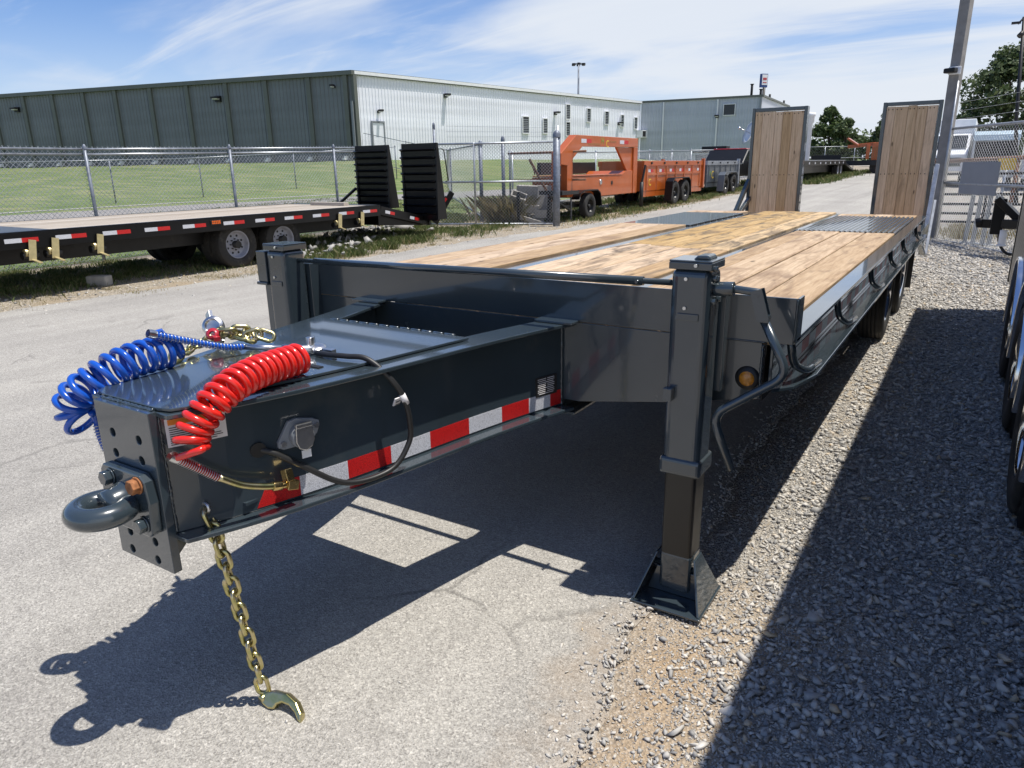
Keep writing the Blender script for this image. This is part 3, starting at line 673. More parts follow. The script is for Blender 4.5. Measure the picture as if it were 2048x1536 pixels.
pg = [(-.066, -.012), (-.066, -.028), (-.05, -.036), (.03, -.036), (.055, -.01), (.064, .012), (.064, .026), (.045, .036), (-.005, .048), (-.03, .044)]
pv = [loc(a, b, .001) for a, b in pg]+[loc(a, b, .014) for a, b in pg]; m_ = len(pg)
mb.add(pv, [tuple(range(m_)), tuple(range(2*m_-1, m_-1, -1))]+[(i, i+m_, (i+1) % m_+m_, (i+1) % m_) for i in range(m_)])
mb.cyl(loc(0, 0, .012), loc(0, -.004, .04), .034, 20)
sk = build('electrical_socket', mb, 'rim_grey' if False else 'sign_grey', TR, 0.002)
mb = MB(); pg = [(-.026, .03), (-.028, -.012), (-.02, -.032), (0, -.041), (.02, -.032), (.028, -.012), (.026, .03)]
pv = [loc(a, b, .041) for a, b in pg]+[loc(a, b, .050) for a, b in pg]; m_ = len(pg)
mb.add(pv, [tuple(range(m_)), tuple(range(2*m_-1, m_-1, -1))]+[(i, i+m_, (i+1) % m_+m_, (i+1) % m_) for i in range(m_)])
mb.box(loc(0, .034, .044), (.05, .012, .012), rotw); build('cap', mb, 'silver', sk, 0.002)
mb = MB(); mb.box(loc(.004, -.055, .038), (.028, .003, .024), rotw); build('tab', mb, 'white', sk)
for a, b in ((-.052, -.018), (.052, .014)):
    mb = MB(); mb.cyl(loc(a, b, .014), loc(a, b, .02), .008, 10); build('screw', mb, 'silver', sk)
mb = MB(); tt, nn = wframe(-1.245); c0 = webpt(-1.245, .812); mb.tube([c0+nn*.002, c0+nn*.008], .022, 16); build('grommet', mb, 'rubber', TR)

# headboard
mb = MB(); mb.span((-1.14, 0.0, 0.979), (1.288, 0.010, 1.133)); build('headboard', mb, 'slate', TR, 0.002)
mb = MB(); pl = [(-1.14, .765), (-.62, .655), (.50, .655), (.87, .712), (1.03, .745), (1.19, .775), (1.19, .975), (-1.14, .975)]
mb.prism(pl, 0.004, 0.014, 'y'); build('headboard', mb, 'slate', TR, 0.002, label='lower headboard plate tapering up to both sides')
mb = MB(); mb.span((1.2885, -0.001, 0.982), (1.297, 0.075, 1.134)); build('end_wing', mb, 'slate', TR, 0.002)
mb = MB(); mb.cyl((-0.93, -0.105, 1.152), (1.06, -0.105, 1.176), 0.0105, 14)
mb.cyl((-0.815, -0.105, 1.1535), (0.80, -0.105, 1.1725), 0.0155, 16); mb.cyl((0.785, -0.135, 1.172), (0.785, -0.075, 1.172), 0.006, 8)
build('cross_rod', mb, 'slate', TR)
mb = MB(); mb.lathe([(0.0, .012), (.034, .012), (.040, .006), (.043, 0), (.043, -.004)], (1.150, 0.004, 0.846), (0, -1, 0), 28)
am = build('marker_light', mb, 'rubber', TR); mb = MB(); mb.lathe([(0.0, .021), (.016, .020), (.024, .016), (.027, .010)], (1.150, 0.004, 0.846), (0, -1, 0), 28); build('lens', mb, 'amber', am)
mb = MB(); mb.span((1.196, .02, .765), (1.2, .5, .975)); build('recess', mb, 'dark_hole', TR)

# weld beads
def weld(p0, p1, r=.004, parent=None):
    p0 = Vector(p0); p1 = Vector(p1); k = max(4, int((p1-p0).length/.006)); mb = MB()
    mb.tube([p0.lerp(p1, i/k)+Vector((random.uniform(-1, 1), random.uniform(-1, 1), random.uniform(-1, 1)))*r*.25 for i in range(k+1)], [r*random.uniform(.7, 1.25) for i in range(k+1)], 6)
    return build('weld_bead', mb, 'slate', parent)
for sgn in (1, -1):
    c = XT+sgn*(off(0)-.058); weld((c+sgn*.001, -.004, .632), (c+sgn*.001, -.004, .960), .005, TR)
    c = XT+sgn*(off(-1.466)-.058); weld((c+sgn*.002, -1.463, .634), (c+sgn*.002, -1.463, .960), .005, TR)
weld((XT-.12, -1.471, .979), (XT+.12, -1.471, .979), .005, TR); weld((1.2, -.001, .978), (.99, -.001, .978), .003, TR); weld((1.193, .001, .78), (1.193, .001, .97), .005, TR); weld((1.291, -.002, .99), (1.291, -.002, 1.13), .004, TR)
# landing legs
def leg(x, zt, side):
    y = -0.12
    mb = MB(); mb.span((x-.066, y-.066, .53), (x+.066, y+.066, zt-.028))
    L = build('landing_leg', mb, 'slate', TR, 0.026, segs=5)
    mb = MB(); mb.span((x-.071, y-.070, zt-.030), (x+.071, y+.070, zt-.006)); mb.span((x-.071, y-.069, zt-.006), (x+.071, y+.069, zt)); build('cap', mb, 'slate', L, 0.012, segs=3)
    if side > 0:
        mb = MB(); mb.prism([(x-.005, zt-.002), (x+.01, zt+.012), (x+.045, zt+.014), (x+.056, zt-.002)], y-.035, y+.045, 'y'); build('cap_boss', mb, 'slate', L, 0.006)
    mb = MB(); mb.span((x-.074, y-.074, .515), (x+.074, y+.074, .580)); build('band', mb, 'slate', L, 0.014, segs=3)
    mb = MB(); mb.span((x-.056, y-.056, .055), (x+.056, y+.056, .56), 0)
    build('inner_tube', mb, 'brown_tube', L, 0.012, segs=3)
    mb = MB(); mb.span((x-.0575, y-.0575, .052), (x+.0575, y+.0575, .205), 0); build('tube_sleeve', mb, 'slate', L, 0.013, segs=3)
    fy = y-.02
    mb = MB(); mb.span((x-.13, fy-.13, .016), (x+.13, fy+.13, .026))
    for sx in (-1, 1):
        V_ = []
        for k in (-.004, .004): V_ += [(x+sx*.121+k, fy-.122, .027), (x+sx*.121+k, fy+.122, .027), (x+sx*.070+k, fy+.04, .195), (x+sx*.070+k, fy-.035, .195)]
        mb.add(V_, [(0, 1, 2, 3), (7, 6, 5, 4), (0, 4, 5, 1), (1, 5, 6, 2), (2, 6, 7, 3), (3, 7, 4, 0)])
    mb.prism([(x-.105, .027), (x+.105, .027), (x+.072, .13), (x-.072, .13)], fy-.02, fy-.012, 'y')
    mb.span((x-.115, fy-.11, .0), (x+.115, fy+.11, .0155))
    ft = build('foot', mb, 'slate', L, 0.0025)
    mb = MB(); mb.cyl((x-.09, fy, .135), (x+.09, fy, .135), .012, 12); mb.cyl((x+.066, fy, .135), (x+.08, fy, .135), .02, 6); mb.cyl((x+.066, fy+.02, .165), (x+.076, fy+.02, .165), .014, 6); build('pivot_pin', mb, 'slate', L)
    for bx_, by_, bz in ((x-.012, y-.0665, zt-.06), (x-.012, y-.0665, zt-.155), (x+.02, y-.073, zt-.015)):
        mb = MB(); mb.cyl((bx_, by_, bz), (bx_, by_-.005, bz), .006, 8); build('rivet', mb, 'silver', L)
    mb = MB(); mb.prism([(x-.045, zt-.195), (x-.035, zt-.172), (x+.036, zt-.172), (x+.036, zt-.195)], y-.0665, y-.0705, 'y'); build('maker_plate', mb, 'slate', L, 0.002)
    mb = MB(); mb.span((x-.085, y+.066, .80), (x+.085, y+.124, zt-.10)); build('mount_bracket', mb, 'slate', L, 0.003)
    return L
LR = leg(0.99, 1.262, 1); LL = leg(-0.992, 1.232, -1)
mb = MB(); mb.span((-1.125, -.185, 1.05), (-1.06, -.06, 1.195)); mb.span((-1.10, -.17, .80), (-1.06, -.07, 1.05)); mb.span((-1.135, -.19, 1.035), (-1.06, -.05, 1.05)); build('gearbox', mb, 'slate', LL, 0.004)
mb = MB(); mb.span((.928, -.1865+.05-.08, .79), (.958, -.187, .835)); build('stop_lug', mb, 'slate', LR, 0.002)
mb = MB(); mb.cyl((1.056, -.13, 1.168), (1.118, -.13, 1.172), .023, 18); mb.cyl((1.118, -.13, 1.172), (1.20, -.13, 1.166), .0125, 14)
for a, b in ((-.155, 1.235), (-.155, 1.205), (-.13, 1.20), (-.10, 1.13), (-.155, 1.13)): mb.cyl((1.056, a, b), (1.069, a, b), .0105, 6)
build('gear_shaft', mb, 'slate', LR, 0.001)
mb = MB(); mb.bar((1.192, -.153, 1.176), (1.222, -.156, 1.082), .006, .036, (1, 0, .3)); mb.bar((1.192, -.122, 1.176), (1.222, -.122, 1.082), .006, .036, (1, 0, .3)); mb.box((1.220, -.139, 1.088), (.034, .03, .022)); mb.cyl((1.196, -.158, 1.158), (1.196, -.112, 1.158), .008, 8)
def bend(pts, r, n=6):
    P = [Vector(p) for p in pts]; out = [P[0]]
    for i in range(1, len(P)-1):
        a = (P[i-1]-P[i]); b = (P[i+1]-P[i]); k = min(r, a.length*.45, b.length*.45); p0 = P[i]+a.normalized()*k; p1 = P[i]+b.normalized()*k
        for j in range(n+1): t = j/n; out.append(p0*(1-t)**2+P[i]*2*t*(1-t)+p1*t*t)
    out.append(P[-1]); return out
mb.tube(bend([(1.218, -.136, 1.085), (1.312, -.145, .915), (1.085, -.165, .752), (1.165, -.175, .572)], .055, 7), .0145, 14)
build('crank_handle', mb, 'slate', TR)

# side rails, deck beams
for sgn, xo in ((1, 1.297), (-1, -1.225)):
    mb = MB(); xi = xo-sgn*.078
    mb.span((xi, .012, .986), (xo, 6.36, 1.0)); mb.span((xi-sgn*.004, .016, .8125), (xi+sgn*.008, 6.36, .9858)); mb.prism([(xi-sgn*.004, .25), (xi-sgn*.004, 6.36), (xo+sgn*.03, 6.36), (xo+sgn*.03, .30), (xo-sgn*.01, .10), (xi+sgn*.01, .02)], .798, .812)
    build('side_rail', mb, 'slate', TR, 0.003)
mb = MB(); mb.span((1.2285, .4, .80), (1.2295, .401, .801))
tp = {}
for i in range(38):
    y = .22+i*.142; red = i % 2 == 0
    if i < 2:
        mb = MB(); mb.span((1.2275, y, .832), (1.229, y+.1415, .882)); tp[i] = build('reflective_tape', mb, 'tape_red' if red else 'tape_white', TR)
    else: shared('reflective_tape', tp[i % 2], TR, (0, (i-(i % 2))*.142, 0))
for i, y in enumerate((.09, 1.03, 2.18, 3.23, 4.15, 5.45)):
    if i == 0:
        mb = MB(); mb.tube(bend([(1.262, y, .984), (1.275, y+.02, .885), (1.30, y+.14, .835), (1.308, y+.33, .827)], .10, 6), .0145, 12); hk = build('tie_hook', mb, 'slate', TR); y0 = y
    else: shared('tie_hook', hk, TR, (0, y-y0, 0))
mb = MB()
for a, b in ((.33, .474), (-.556, -.33)): mb.span((a, .016, .976), (b, 6.5, .997)); mb.span(((a+b)/2-.01, .016, .60), ((a+b)/2+.01, 6.5, .9757)); mb.span((a, .016, .586), (b, 6.5, .5997))
build('main_beam', mb, 'slate', TR, 0.003)
mb = MB()
for y in (1.0, 2.0, 3.0, 4.0, 6.3): mb.span((-1.13, y, .80), (1.20, y+.08, .94))
build('crossmember', mb, 'slate', TR)
def plank(x0, x1, y0, y1, zt, mt, th=.045):
    mb = MB(); mb.span((x0+.0046, y0, zt-th), (x1-.0046, y1, zt+random.uniform(-.002, .002))); return build('deck_plank', mb, mt, TR, 0.004, segs=1)
xr = [.470, .603, .815, 1.002, 1.216]; xl = [-1.222, -.995, -.775, -.556]
for a, b in zip(xr[:-1], xr[1:]): plank(a, b, .03, 4.05, 1.008, 'oak'); plank(a, b, 5.97, 6.33, 1.008, 'oak')
for a, b in zip(xl[:-1], xl[1:]): plank(a, b, .03, 4.26, 1.012, 'oak'); plank(a, b, 6.13, 6.45, 1.012, 'oak')
xc = [-.395, -.2, .0, .2, .395]
for k, (a, b) in enumerate(zip(xc[:-1], xc[1:])):
    j = 2.52-.06*k
    plank(a, b, .03, j-.004, 1.008, 'oak_stained'); plank(a, b, j, 6.55, 1.010, 'oak_yellow')
mb = MB(); mb.span((.478, 4.055, .985), (1.214, 5.965, 1.004))
for i in range(19): x = .496+i*.0388; mb.prism([(x-.012, 1.0045), (x-.005, 1.015), (x+.005, 1.015), (x+.012, 1.0045)], 4.06, 5.96, 'y')
build('tread_plate', mb, 'slate', TR)
mb = MB(); mb.span((-1.222, 4.27, .985), (-.53, 6.12, 1.010)); tl = build('tread_plate', mb, 'slate', TR, .003)
mb = MB()
for i in range(9): mb.span((-.5275, 4.34+i*.2, .992), (-.5235, 4.34+i*.2+.13, 1.009))
build('edge_slot', mb, 'dark_hole', tl)
mb = MB(); mb.span((-1.22, 6.46, .90), (1.27, 6.56, .985)); build('end_sill', mb, 'slate', TR, .003)
# beavertail and ramps
for a, b in ((.46, 1.18), (-1.25, -.5)):
    mb = MB()
    for x in (a, b-.05): mb.bar((x+.025, 6.58, .92), (x+.025, 9.0, .56), .05, .12)
    mb.bar((a, 9.0, .56), (b, 9.0, .56), .1, .12); build('beavertail_frame', mb, 'slate', TR, .003)
    w = (b-a-.11)/3
    for k in range(3):
        mb = MB(); x = a+.055+w*(k+.5); mb.bar((x, 6.6, .955), (x, 8.95, .60), w-.006, .045); build('beavertail_plank', mb, 'oak', TR)
for a, b, zt in ((.463, 1.163, 2.31), (-1.272, -.50, 2.325)):
    y = 9.0; mb = MB()
    for x in (a, b-.045): mb.span((x, y-.005, .50), (x+.045, y+.125, zt))
    mb.span((a+.0455, y-.004, zt-.05), (b-.0455, y+.12, zt-.002)); mb.span((a+.0455, y+.05, .50), (b-.0455, y+.12, .56)); mb.span((a+.0455, y+.06, 1.35), (b-.0455, y+.12, 1.41))
    rp = build('ramp', mb, 'slate', TR, .004)
    cuts = [0, .17, .42, .60, .80, 1.0] if a > 0 else [0, .15, .42, .58, .77, 1.0]
    for c0, c1 in zip(cuts[:-1], cuts[1:]):
        w = b-a-.094; mb = MB(); mb.span((a+.047+w*c0+.0014, y+random.uniform(.0, .006), .52), (a+.047+w*c1-.0014, y+.05, zt-.055-random.uniform(0, .01))); build('ramp_plank', mb, 'oak_ramp', rp, .003, segs=1)
    mb = MB()
    for c0 in cuts[:-1]:
        for zz in (zt-.095, 1.385):
            for q in (.04, .12): mb.cyl((a+.047+w*(c0+q), y-.002, zz), (a+.047+w*(c0+q), y+.004, zz), .007, 6)
    build('screw', mb, 'dark_hole', rp)
mb = MB(); mb.bar((-1.35, 8.6, .75), (-1.25, 9.05, 1.35), .05, .06); mb.bar((-1.30, 8.5, .72), (-1.22, 9.0, 1.05), .05, .06); build('ramp_brace', mb, 'slate', TR, .003)
mb = MB(); mb.bar((1.19, 8.7, .62), (1.20, 9.05, 1.5), .05, .06); mb.bar((1.235, 8.6, .35), (1.235, 9.05, 1.02), .03, .10); build('ramp_brace', mb, 'galv', TR, .003, label='grey ramp strut')

# wheels
def wheel(parent, c, r, w, out, rimmat, nm='wheel', hub=True, rimr=None, axis=(1, 0, 0), nuts=8):
    """tyre > rim under a wheel part; out = +1/-1 is the outer side along axis"""
    c = Vector(c); ax = Vector(axis)*out; rimr = rimr or r*.55
    mb = MB(); h = w/2
    prof = [(rimr, -h*.80), (rimr*1.05, -h*.93), (r*.80, -h), (r*.93, -h*.93), (r*.985, -h*.78)]
    for k in range(5):
        a = -h*.70+k*h*.28
        prof += [(r, a), (r, a+h*.20), (r*.972, a+h*.21), (r*.972, a+h*.27)]
    prof += [(r*.985, h*.78), (r*.93, h*.93), (r*.80, h), (rimr*1.05, h*.93), (rimr, h*.80)]
    mb.lathe(prof, c, ax, 36)
    ty = build(nm, mb, 'tyre', parent)
    mb = MB()
    mb.lathe([(rimr*1.0, -h*.8), (rimr*1.03, h*.86), (rimr*.97, h*.86), (rimr*.93, h*.70), (rimr*.88, h*.2), (rimr*.80, h*.12), (rimr*.42, h*.14), (rimr*.38, h*.20), (0.001, h*.20)], c, ax, 36)
    rm = build('rim', mb, rimmat, ty)
    if hub:
        mb = MB(); u = ax.cross(Vector((0, 0, 1))).normalized(); z = Vector((0, 0, 1))
        mb.lathe([(rimr*.26, h*.2), (rimr*.26, h*.62), (rimr*.20, h*.74), (.001, h*.76)], c, ax, 18)
        for k in range(nuts):
            a = 2*math.pi*k/nuts; q = c+(u*math.cos(a)+z*math.sin(a))*rimr*.40; mb.cyl(q+ax*h*.14, q+ax*h*.42, rimr*.05, 6)
        build('hub', mb, 'black_steel', rm)
        mb = MB()
        for k in range(8):
            a = 2*math.pi*(k+.5)/8; q = c+(u*math.cos(a)+z*math.sin(a))*rimr*.66; mb.cyl(q+ax*h*.125, q+ax*h*.155, rimr*.085, 10)
        build('hand_hole', mb, 'dark_hole', rm)
    return ty
for y in (4.78, 6.14):
    wheel(TR, (1.075, y, .41), .41, .22, 1, 'chrome', rimr=.25); wheel(TR, (.80, y, .41), .41, .22, 1, 'black_steel', hub=False, rimr=.25)
    wheel(TR, (-1.02, y, .41), .41, .22, -1, 'chrome', rimr=.25)
    mb = MB(); mb.cyl((-1.0, y, .41), (1.0, y, .41), .065, 14); build('axle', mb, 'black_steel', TR)
mb = MB(); mb.span((.72, 7.05, .14), (1.20, 7.065, .80)); build('mud_flap', mb, 'rubber', TR)
mb = MB(); mb.span((.95, 5.42, .42), (1.20, 5.48, .745)); build('hanger', mb, 'black_steel', TR, .003)
mb = MB(); mb.bar((1.22, 6.75, .74), (1.27, 7.2, .52), .05, .04); mb.bar((1.25, 7.2, .52), (1.22, 7.45, .78), .05, .04); mb.span((1.16, 6.36, .70), (1.27, 7.6, .84)); build('ramp_bracket', mb, 'slate', TR, .003)

# ================================================================== CHAINS, HOSES, CABLE
lk = MB(); L_, W_, r_ = .052, .0165, .0068
pts = []
for i in range(9): a = -math.pi/2+math.pi*i/8; pts.append((L_/2-W_+r_*.6+W_*math.cos(a), W_*math.sin(a), 0))
for i in range(9): a = math.pi/2+math.pi*i/8; pts.append((-L_/2+W_-r_*.6+W_*math.cos(a), W_*math.sin(a), 0))
lk.tube(pts, r_, 8, True)
link_me = None
def spline(pts, n):
    P = [Vector(p) for p in pts]; P = [P[0]*2-P[1]]+P+[P[-1]*2-P[-2]]; out = []
    for i in range(1, len(P)-2):
        for k in range(n):
            t = k/n; a, b, c, d = P[i-1:i+3]
            out.append(0.5*((2*b)+(c-a)*t+(2*a-5*b+4*c-d)*t*t+(3*b-a-3*c+d)*t**3))
    out.append(P[-2]); return out
def arclen(P, step):
    out = [P[0]]; acc = 0
    for a, b in zip(P[:-1], P[1:]):
        L = (b-a).length; 
        if L == 0: continue
        pos = step-acc
        while pos <= L: out.append(a.lerp(b, pos/L)); pos += step
        acc = (acc+L) % step
    return out
def chain(root, pts, pitch, phase=0.6):
    global link_me
    Q = arclen(spline(pts, 24), pitch); O = org(root)
    for i, (a, b) in enumerate(zip(Q[:-1], Q[1:])):
        t = (b-a).normalized(); u = t.cross(Vector((0.3, 1, 0.1))).normalized(); w = t.cross(u)
        ang = phase+(math.pi/2 if i % 2 else 0)+random.uniform(-.25, .25)
        y = u*math.cos(ang)+w*math.sin(ang); z = t.cross(y)
        Mx = Matrix((t, y, z)).transposed().to_4x4(); Mx.translation = (a+b)/2-O
        if link_me is None:
            o = build('chain_link', lk, 'zinc'); o.parent = root; link_me = o.data
        o2 = bpy.data.objects.new('chain_link', link_me) if i or root.get('n') else o
        if o2.name not in col.objects: col.objects.link(o2); o2.parent = root
        o2.matrix_local = Mx
    root['n'] = 1
ch = thing('safety_chain', 'yellow zinc safety chain hanging from the trailer tongue to the asphalt, ending in a hook', 'chain', (.10, -1.36, .66))
chain(ch, [(.082, -1.392, .672), (.098, -1.383, .60), (.108, -1.36, .40), (.118, -1.338, .20), (.126, -1.322, .055)], .0445)
mb = MB(); hd = Vector((.99, .07, -.06)).normalized(); hu = Vector((.0, .55, .83)); hn = hd.cross(hu).normalized(); hu = hn.cross(hd); h0_ = Vector((.128, -1.322, .036))
ho = [(-.008, -.012), (-.004, .012), (.03, .030), (.08, .038), (.122, .028), (.150, .006), (.160, -.020), (.146, -.016), (.126, .000), (.098, .010), (.072, .008), (.056, -.004), (.050, -.020), (.030, -.024), (.008, -.020)]
m_ = len(ho); hv = [h0_+hd*a+hu*b+hn*k for k in (-.013, .013) for a, b in ho]
mb.add(hv, [tuple(range(m_)), tuple(range(2*m_-1, m_-1, -1))]+[(i, i+m_, (i+1) % m_+m_, (i+1) % m_) for i in range(m_)])
mb.cyl((.128, -1.340, .034), (.128, -1.300, .040), .013, 16); build('hook', mb, 'zinc', ch, .006, segs=3)
mb = MB(); mb.tube([(.085+.014*math.cos(a*.628), -1.393, .684+.014*math.sin(a*.628)) for a in range(10)], .005, 8, True); build('shackle', mb, 'silver', ch)
del ch['n']
ch2 = thing('safety_chain', 'yellow zinc chain lying bunched on top of the trailer tongue beside the blue hose', 'chain', (-.38, -1.0, .99))
ch2['n'] = 1
chain(ch2, [(-.335, -1.165, .998), (-.36, -1.10, 1.0), (-.395, -1.045, 1.004), (-.40, -.99, 1.01), (-.385, -.93, 1.02), (-.33, -.93, 1.03), (-.28, -.92, 1.02), (-.25, -.88, 1.03), (-.21, -.86, 1.005)], .045, .3)
chain(ch2, [(-.42, -.93, 1.0), (-.39, -.97, 1.03), (-.34, -.95, 1.04), (-.30, -.90, 1.035), (-.26, -.92, 1.0)], .045, 1.1)
del ch2['n']
def helix(spine, rad, turns, n=22, squash=1.0, phase=0.0):
    S = spline(spine, 30); L = [0]
    for a, b in zip(S[:-1], S[1:]): L.append(L[-1]+(b-a).length)
    T = L[-1]; out = []; u = None; m_ = int(turns*n)
    for i in range(m_+1):
        d = T*i/m_; k = max(0, min(len(S)-2, int(np.searchsorted(L, d))-1)); f = (d-L[k])/max(1e-9, L[k+1]-L[k])
        p = S[k].lerp(S[k+1], f); t = (S[min(k+2, len(S)-1)]-S[max(k-1, 0)]).normalized()
        if u is None: u = t.cross(Vector((0, 0, 1))).normalized()
        u = (u-t*u.dot(t)).normalized(); w = t.cross(u); a = phase+2*math.pi*i/n
        out.append(p+(u*math.cos(a)+w*math.sin(a))*rad)
    return out
def spring(mb, pts, rad, turns, wire_r, m=0): mb.tube(helix(pts, rad, turns, 12), wire_r, 5, m=m)
# red
rh = thing('air_hose', 'bright red coiled air hose along the trailer tongue edge, drooping off its front', 'hose', (.15, -1.2, 1.0))
rs = [(.138, -1.062, 1.034), (.139, -1.12, 1.034), (.145, -1.19, 1.034), (.158, -1.265, 1.032), (.168, -1.335, 1.018), (.166, -1.39, .986), (.154, -1.42, .952), (.148, -1.438, .922), (.150, -1.446, .894)]
mb = MB(); hx = helix(rs, .0375, 17.3, 24, phase=1.0); tail = spline([hx[-1], hx[-1]+(hx[-1]-hx[-3])*1.4, (.125, -1.478, .868)], 6)
mb.tube(hx+tail[1:], .0094, 10); build('coil', mb, 'red_hose', rh)
sp = [(.122, -1.478, .869), (.132, -1.44, .835), (.150, -1.385, .785)]
mb = MB(); mb.tube(spline(sp, 8), .010, 10); build('hose_end', mb, 'darkred_hose', rh)
mb = MB(); spring(mb, sp, .0125, 20, .0013); mb.lathe([(.0135, -.012), (.0145, 0), (.0135, .012)], (.121, -1.480, .870), (.1, .6, -.5), 14); build('spring_guard', mb, 'silver', rh)
mb = MB(); mb.tube(spline([(.150, -1.385, .785), (.166, -1.33, .745), (.182, -1.275, .722), (.190, -1.24, .712)], 6), .0095, 12); build('hose_stem', mb, 'brass' if False else 'zinc', rh)
mb = MB(); a = Vector((.188, -1.25, .714)); d = Vector((.12, .95, -.25)).normalized()
mb.cyl(a, a+d*.03, .0135, 6); mb.cyl(a+d*.03, a+d*.045, .009, 12); mb.bar(a+d*.045, a+d*.08, .024, .026); mb.bar(a+d*.055+Vector((0, 0, .01)), a+d*.058+Vector((-.012, .0, .045)), .024, .024, (0, 1, 0)); build('fitting', mb, 'brass', rh, .0015)
# blue
bh = thing('air_hose', 'bright blue coiled air hose curling over the far side of the trailer tongue', 'hose', (-.3, -1.3, 1.0))
bs = [(-.285, -1.185, 1.034), (-.282, -1.25, 1.036), (-.279, -1.32, 1.034), (-.285, -1.385, 1.018), (-.302, -1.435, .990), (-.338, -1.462, .958), (-.362, -1.470, .922), (-.358, -1.464, .890), (-.336, -1.454, .868)]
mb = MB(); hx = helix(bs, .0435, 14.0, 24, phase=2.2); tail = spline([hx[-1], (-.348, -1.42, .905), (-.347, -1.42, .875), (-.345, -1.42, .855)], 6)
mb.tube([(-.243, -1.268, 1.104), (-.262, -1.235, 1.106)]+hx[2:]+tail[1:], .0098, 10); build('coil', mb, 'blue_hose', bh)
s1 = [(-.345, -1.42, .86), (-.342, -1.42, .815), (-.326, -1.415, .772), (-.285, -1.40, .74)]
s2 = [(-.246, -1.270, 1.105), (-.232, -1.17, 1.065), (-.213, -1.06, 1.025), (-.200, -1.00, 1.014)]
for q_ in (s1, s2): mb = MB(); mb.tube(spline(q_, 8), .0098, 10); build('hose_end', mb, 'blue_hose', bh)
mb = MB(); spring(mb, s1, .0125, 16, .0013); build('spring_guard', mb, 'silver', bh)
mb = MB(); spring(mb, s2, .0118, 26, .0012); mb.lathe([(.0125, -.012), (.014, 0), (.0125, .012)], (-.246, -1.270, 1.105), (.1, 1, -.4), 14); build('spring_guard', mb, 'silver', bh)
mb = MB(); mb.tube([(-.200, -1.00, 1.014), (-.10, -.925, 1.004)], .0095, 12); mb.tube([(-.10, -.925, 1.004), (.0, -.885, 1.002)], .014, 12); build('hose_stem', mb, 'silver', bh)
mb = MB(); mb.lathe([(.0, .0), (.028, .0), (.032, .006), (.032, .016), (.022, .022), (.0, .022)], (-.012, -.865, .992), (.1, -.1, 1), 20); mb.lathe([(.013, .0), (.013, .034), (.0, .034)], (-.03, -.872, 1.005), (0, 0, 1), 14); mb.box((.03, -.862, 1.0), (.07, .02, .012)); build('glad_hand', mb, 'silver', bh, .001)
gl = thing('glad_hand', 'silver air coupling with a red seal lying on the bunched chain', 'coupling', (-.42, -.95, 1.0))
mb = MB(); mb.lathe([(.0, -.012), (.034, -.012), (.036, 0), (.036, .012), (.024, .020), (.022, .008), (.0, .008)], (-.405, -.955, 1.05), (.55, -.75, .45), 22)
mb.bar((-.425, -.95, 1.05), (-.46, -.93, 1.09), .03, .012, (0, 1, 0)); mb.bar((-.40, -.95, 1.03), (-.37, -.96, 1.0), .022, .02); build('body', mb, 'silver', gl, .001)
mb = MB(); mb.lathe([(.010, .0), (.020, .0), (.022, .006), (.010, .008)], (-.362, -.992, 1.035), (.5, -.7, .6), 18); mb.bar((-.375, -.98, 1.028), (-.33, -1.0, 1.024), .02, .014); build('seal', mb, 'red', gl)
cb = thing('power_cable', 'black electric cable looping from the tongue top into the tongue side, white tag on it', 'cable', (.3, -.85, .8))
cp = spline([(.02, -.895, .998), (.085, -.898, 1.0), (.150, -.888, 1.001), (.212, -.872, .998), (.272, -.855, .955), (.310, -.825, .88), (.318, -.808, .79), (.310, -.812, .715), (.292, -.885, .648), (.248, -1.03, .652), (.197, -1.150, .742), (.160, -1.215, .797), (.128, -1.246, .812)], 10)
mb = MB(); mb.tube(cp, .0088, 12); build('cable', mb, 'rubber', cb)
mb = MB(); mb.tube([(.309, -.827, .885), (.3155, -.815, .852)], .0102, 14); mb.box((.302, -.843, .866), (.004, .030, .026), Matrix.Rotation(.4, 3, 'Y')); tg = build('tag', mb, 'decal_white', cb)
mb = MB()
for k in range(3): mb.box((.3055, -.8445+.002*k, .858+.0075*k), (.0012, .02, .002), Matrix.Rotation(.4, 3, 'Y'))
build('print', mb, 'black_print', tg)

# ================================================================== VEHICLE ON THE RIGHT
RV = thing('cargo_trailer', 'tall black tread plate trailer with polished wheel fenders cut off by the right edge', 'trailer', (3.2, 2.5, 0))
mb = MB(); mb.span((2.11, -1.6, .36), (4.5, 6.62, 2.92)); build('body', mb, 'tread', RV, .01)
mb = MB(); mb.span((2.104, -1.6, 2.86), (4.51, 6.63, 2.95)); mb.span((2.102, 6.56, .34), (2.16, 6.63, 2.86)); build('trim', mb, 'black_paint', RV, .005)
mb = MB()
for y in (3.85, 2.6, 1.35): mb.lathe([(.001, 0), (.47, 0), (.47, .02), (.001, .02)], (2.085, y, .42), (1, 0, 0), 30)
mb.span((2.095, .75, .30), (2.108, 4.5, .60)); build('wheel_well', mb, 'dark_hole', RV)
for y in (3.85, 2.6, 1.35):
    wheel(RV, (2.16-.02, y, .38), .38, .20, -1, 'chrome', rimr=.21)
    mb = MB(); out = []; inn = []
    for i in range(15): a = R(-8+i*14); out.append((y-.50*math.cos(a), .39+.50*math.sin(a))); inn.append((y-.475*math.cos(a), .39+.475*math.sin(a)))
    V = []
    for (a, b) in zip(out, inn): V += [(2.03, a[0], a[1]), (2.10, a[0], a[1]), (2.10, b[0], b[1]), (2.03, b[0], b[1])]
    F = [(0, 1, 2, 3), (56, 59, 58, 57)]+[(4*i+j, 4*i+(j+1) % 4, 4*i+4+(j+1) % 4, 4*i+4+j) for i in range(14) for j in range(4)]
    mb.add(V, F, 0, True); build('fender', mb, 'chrome', RV, .006)

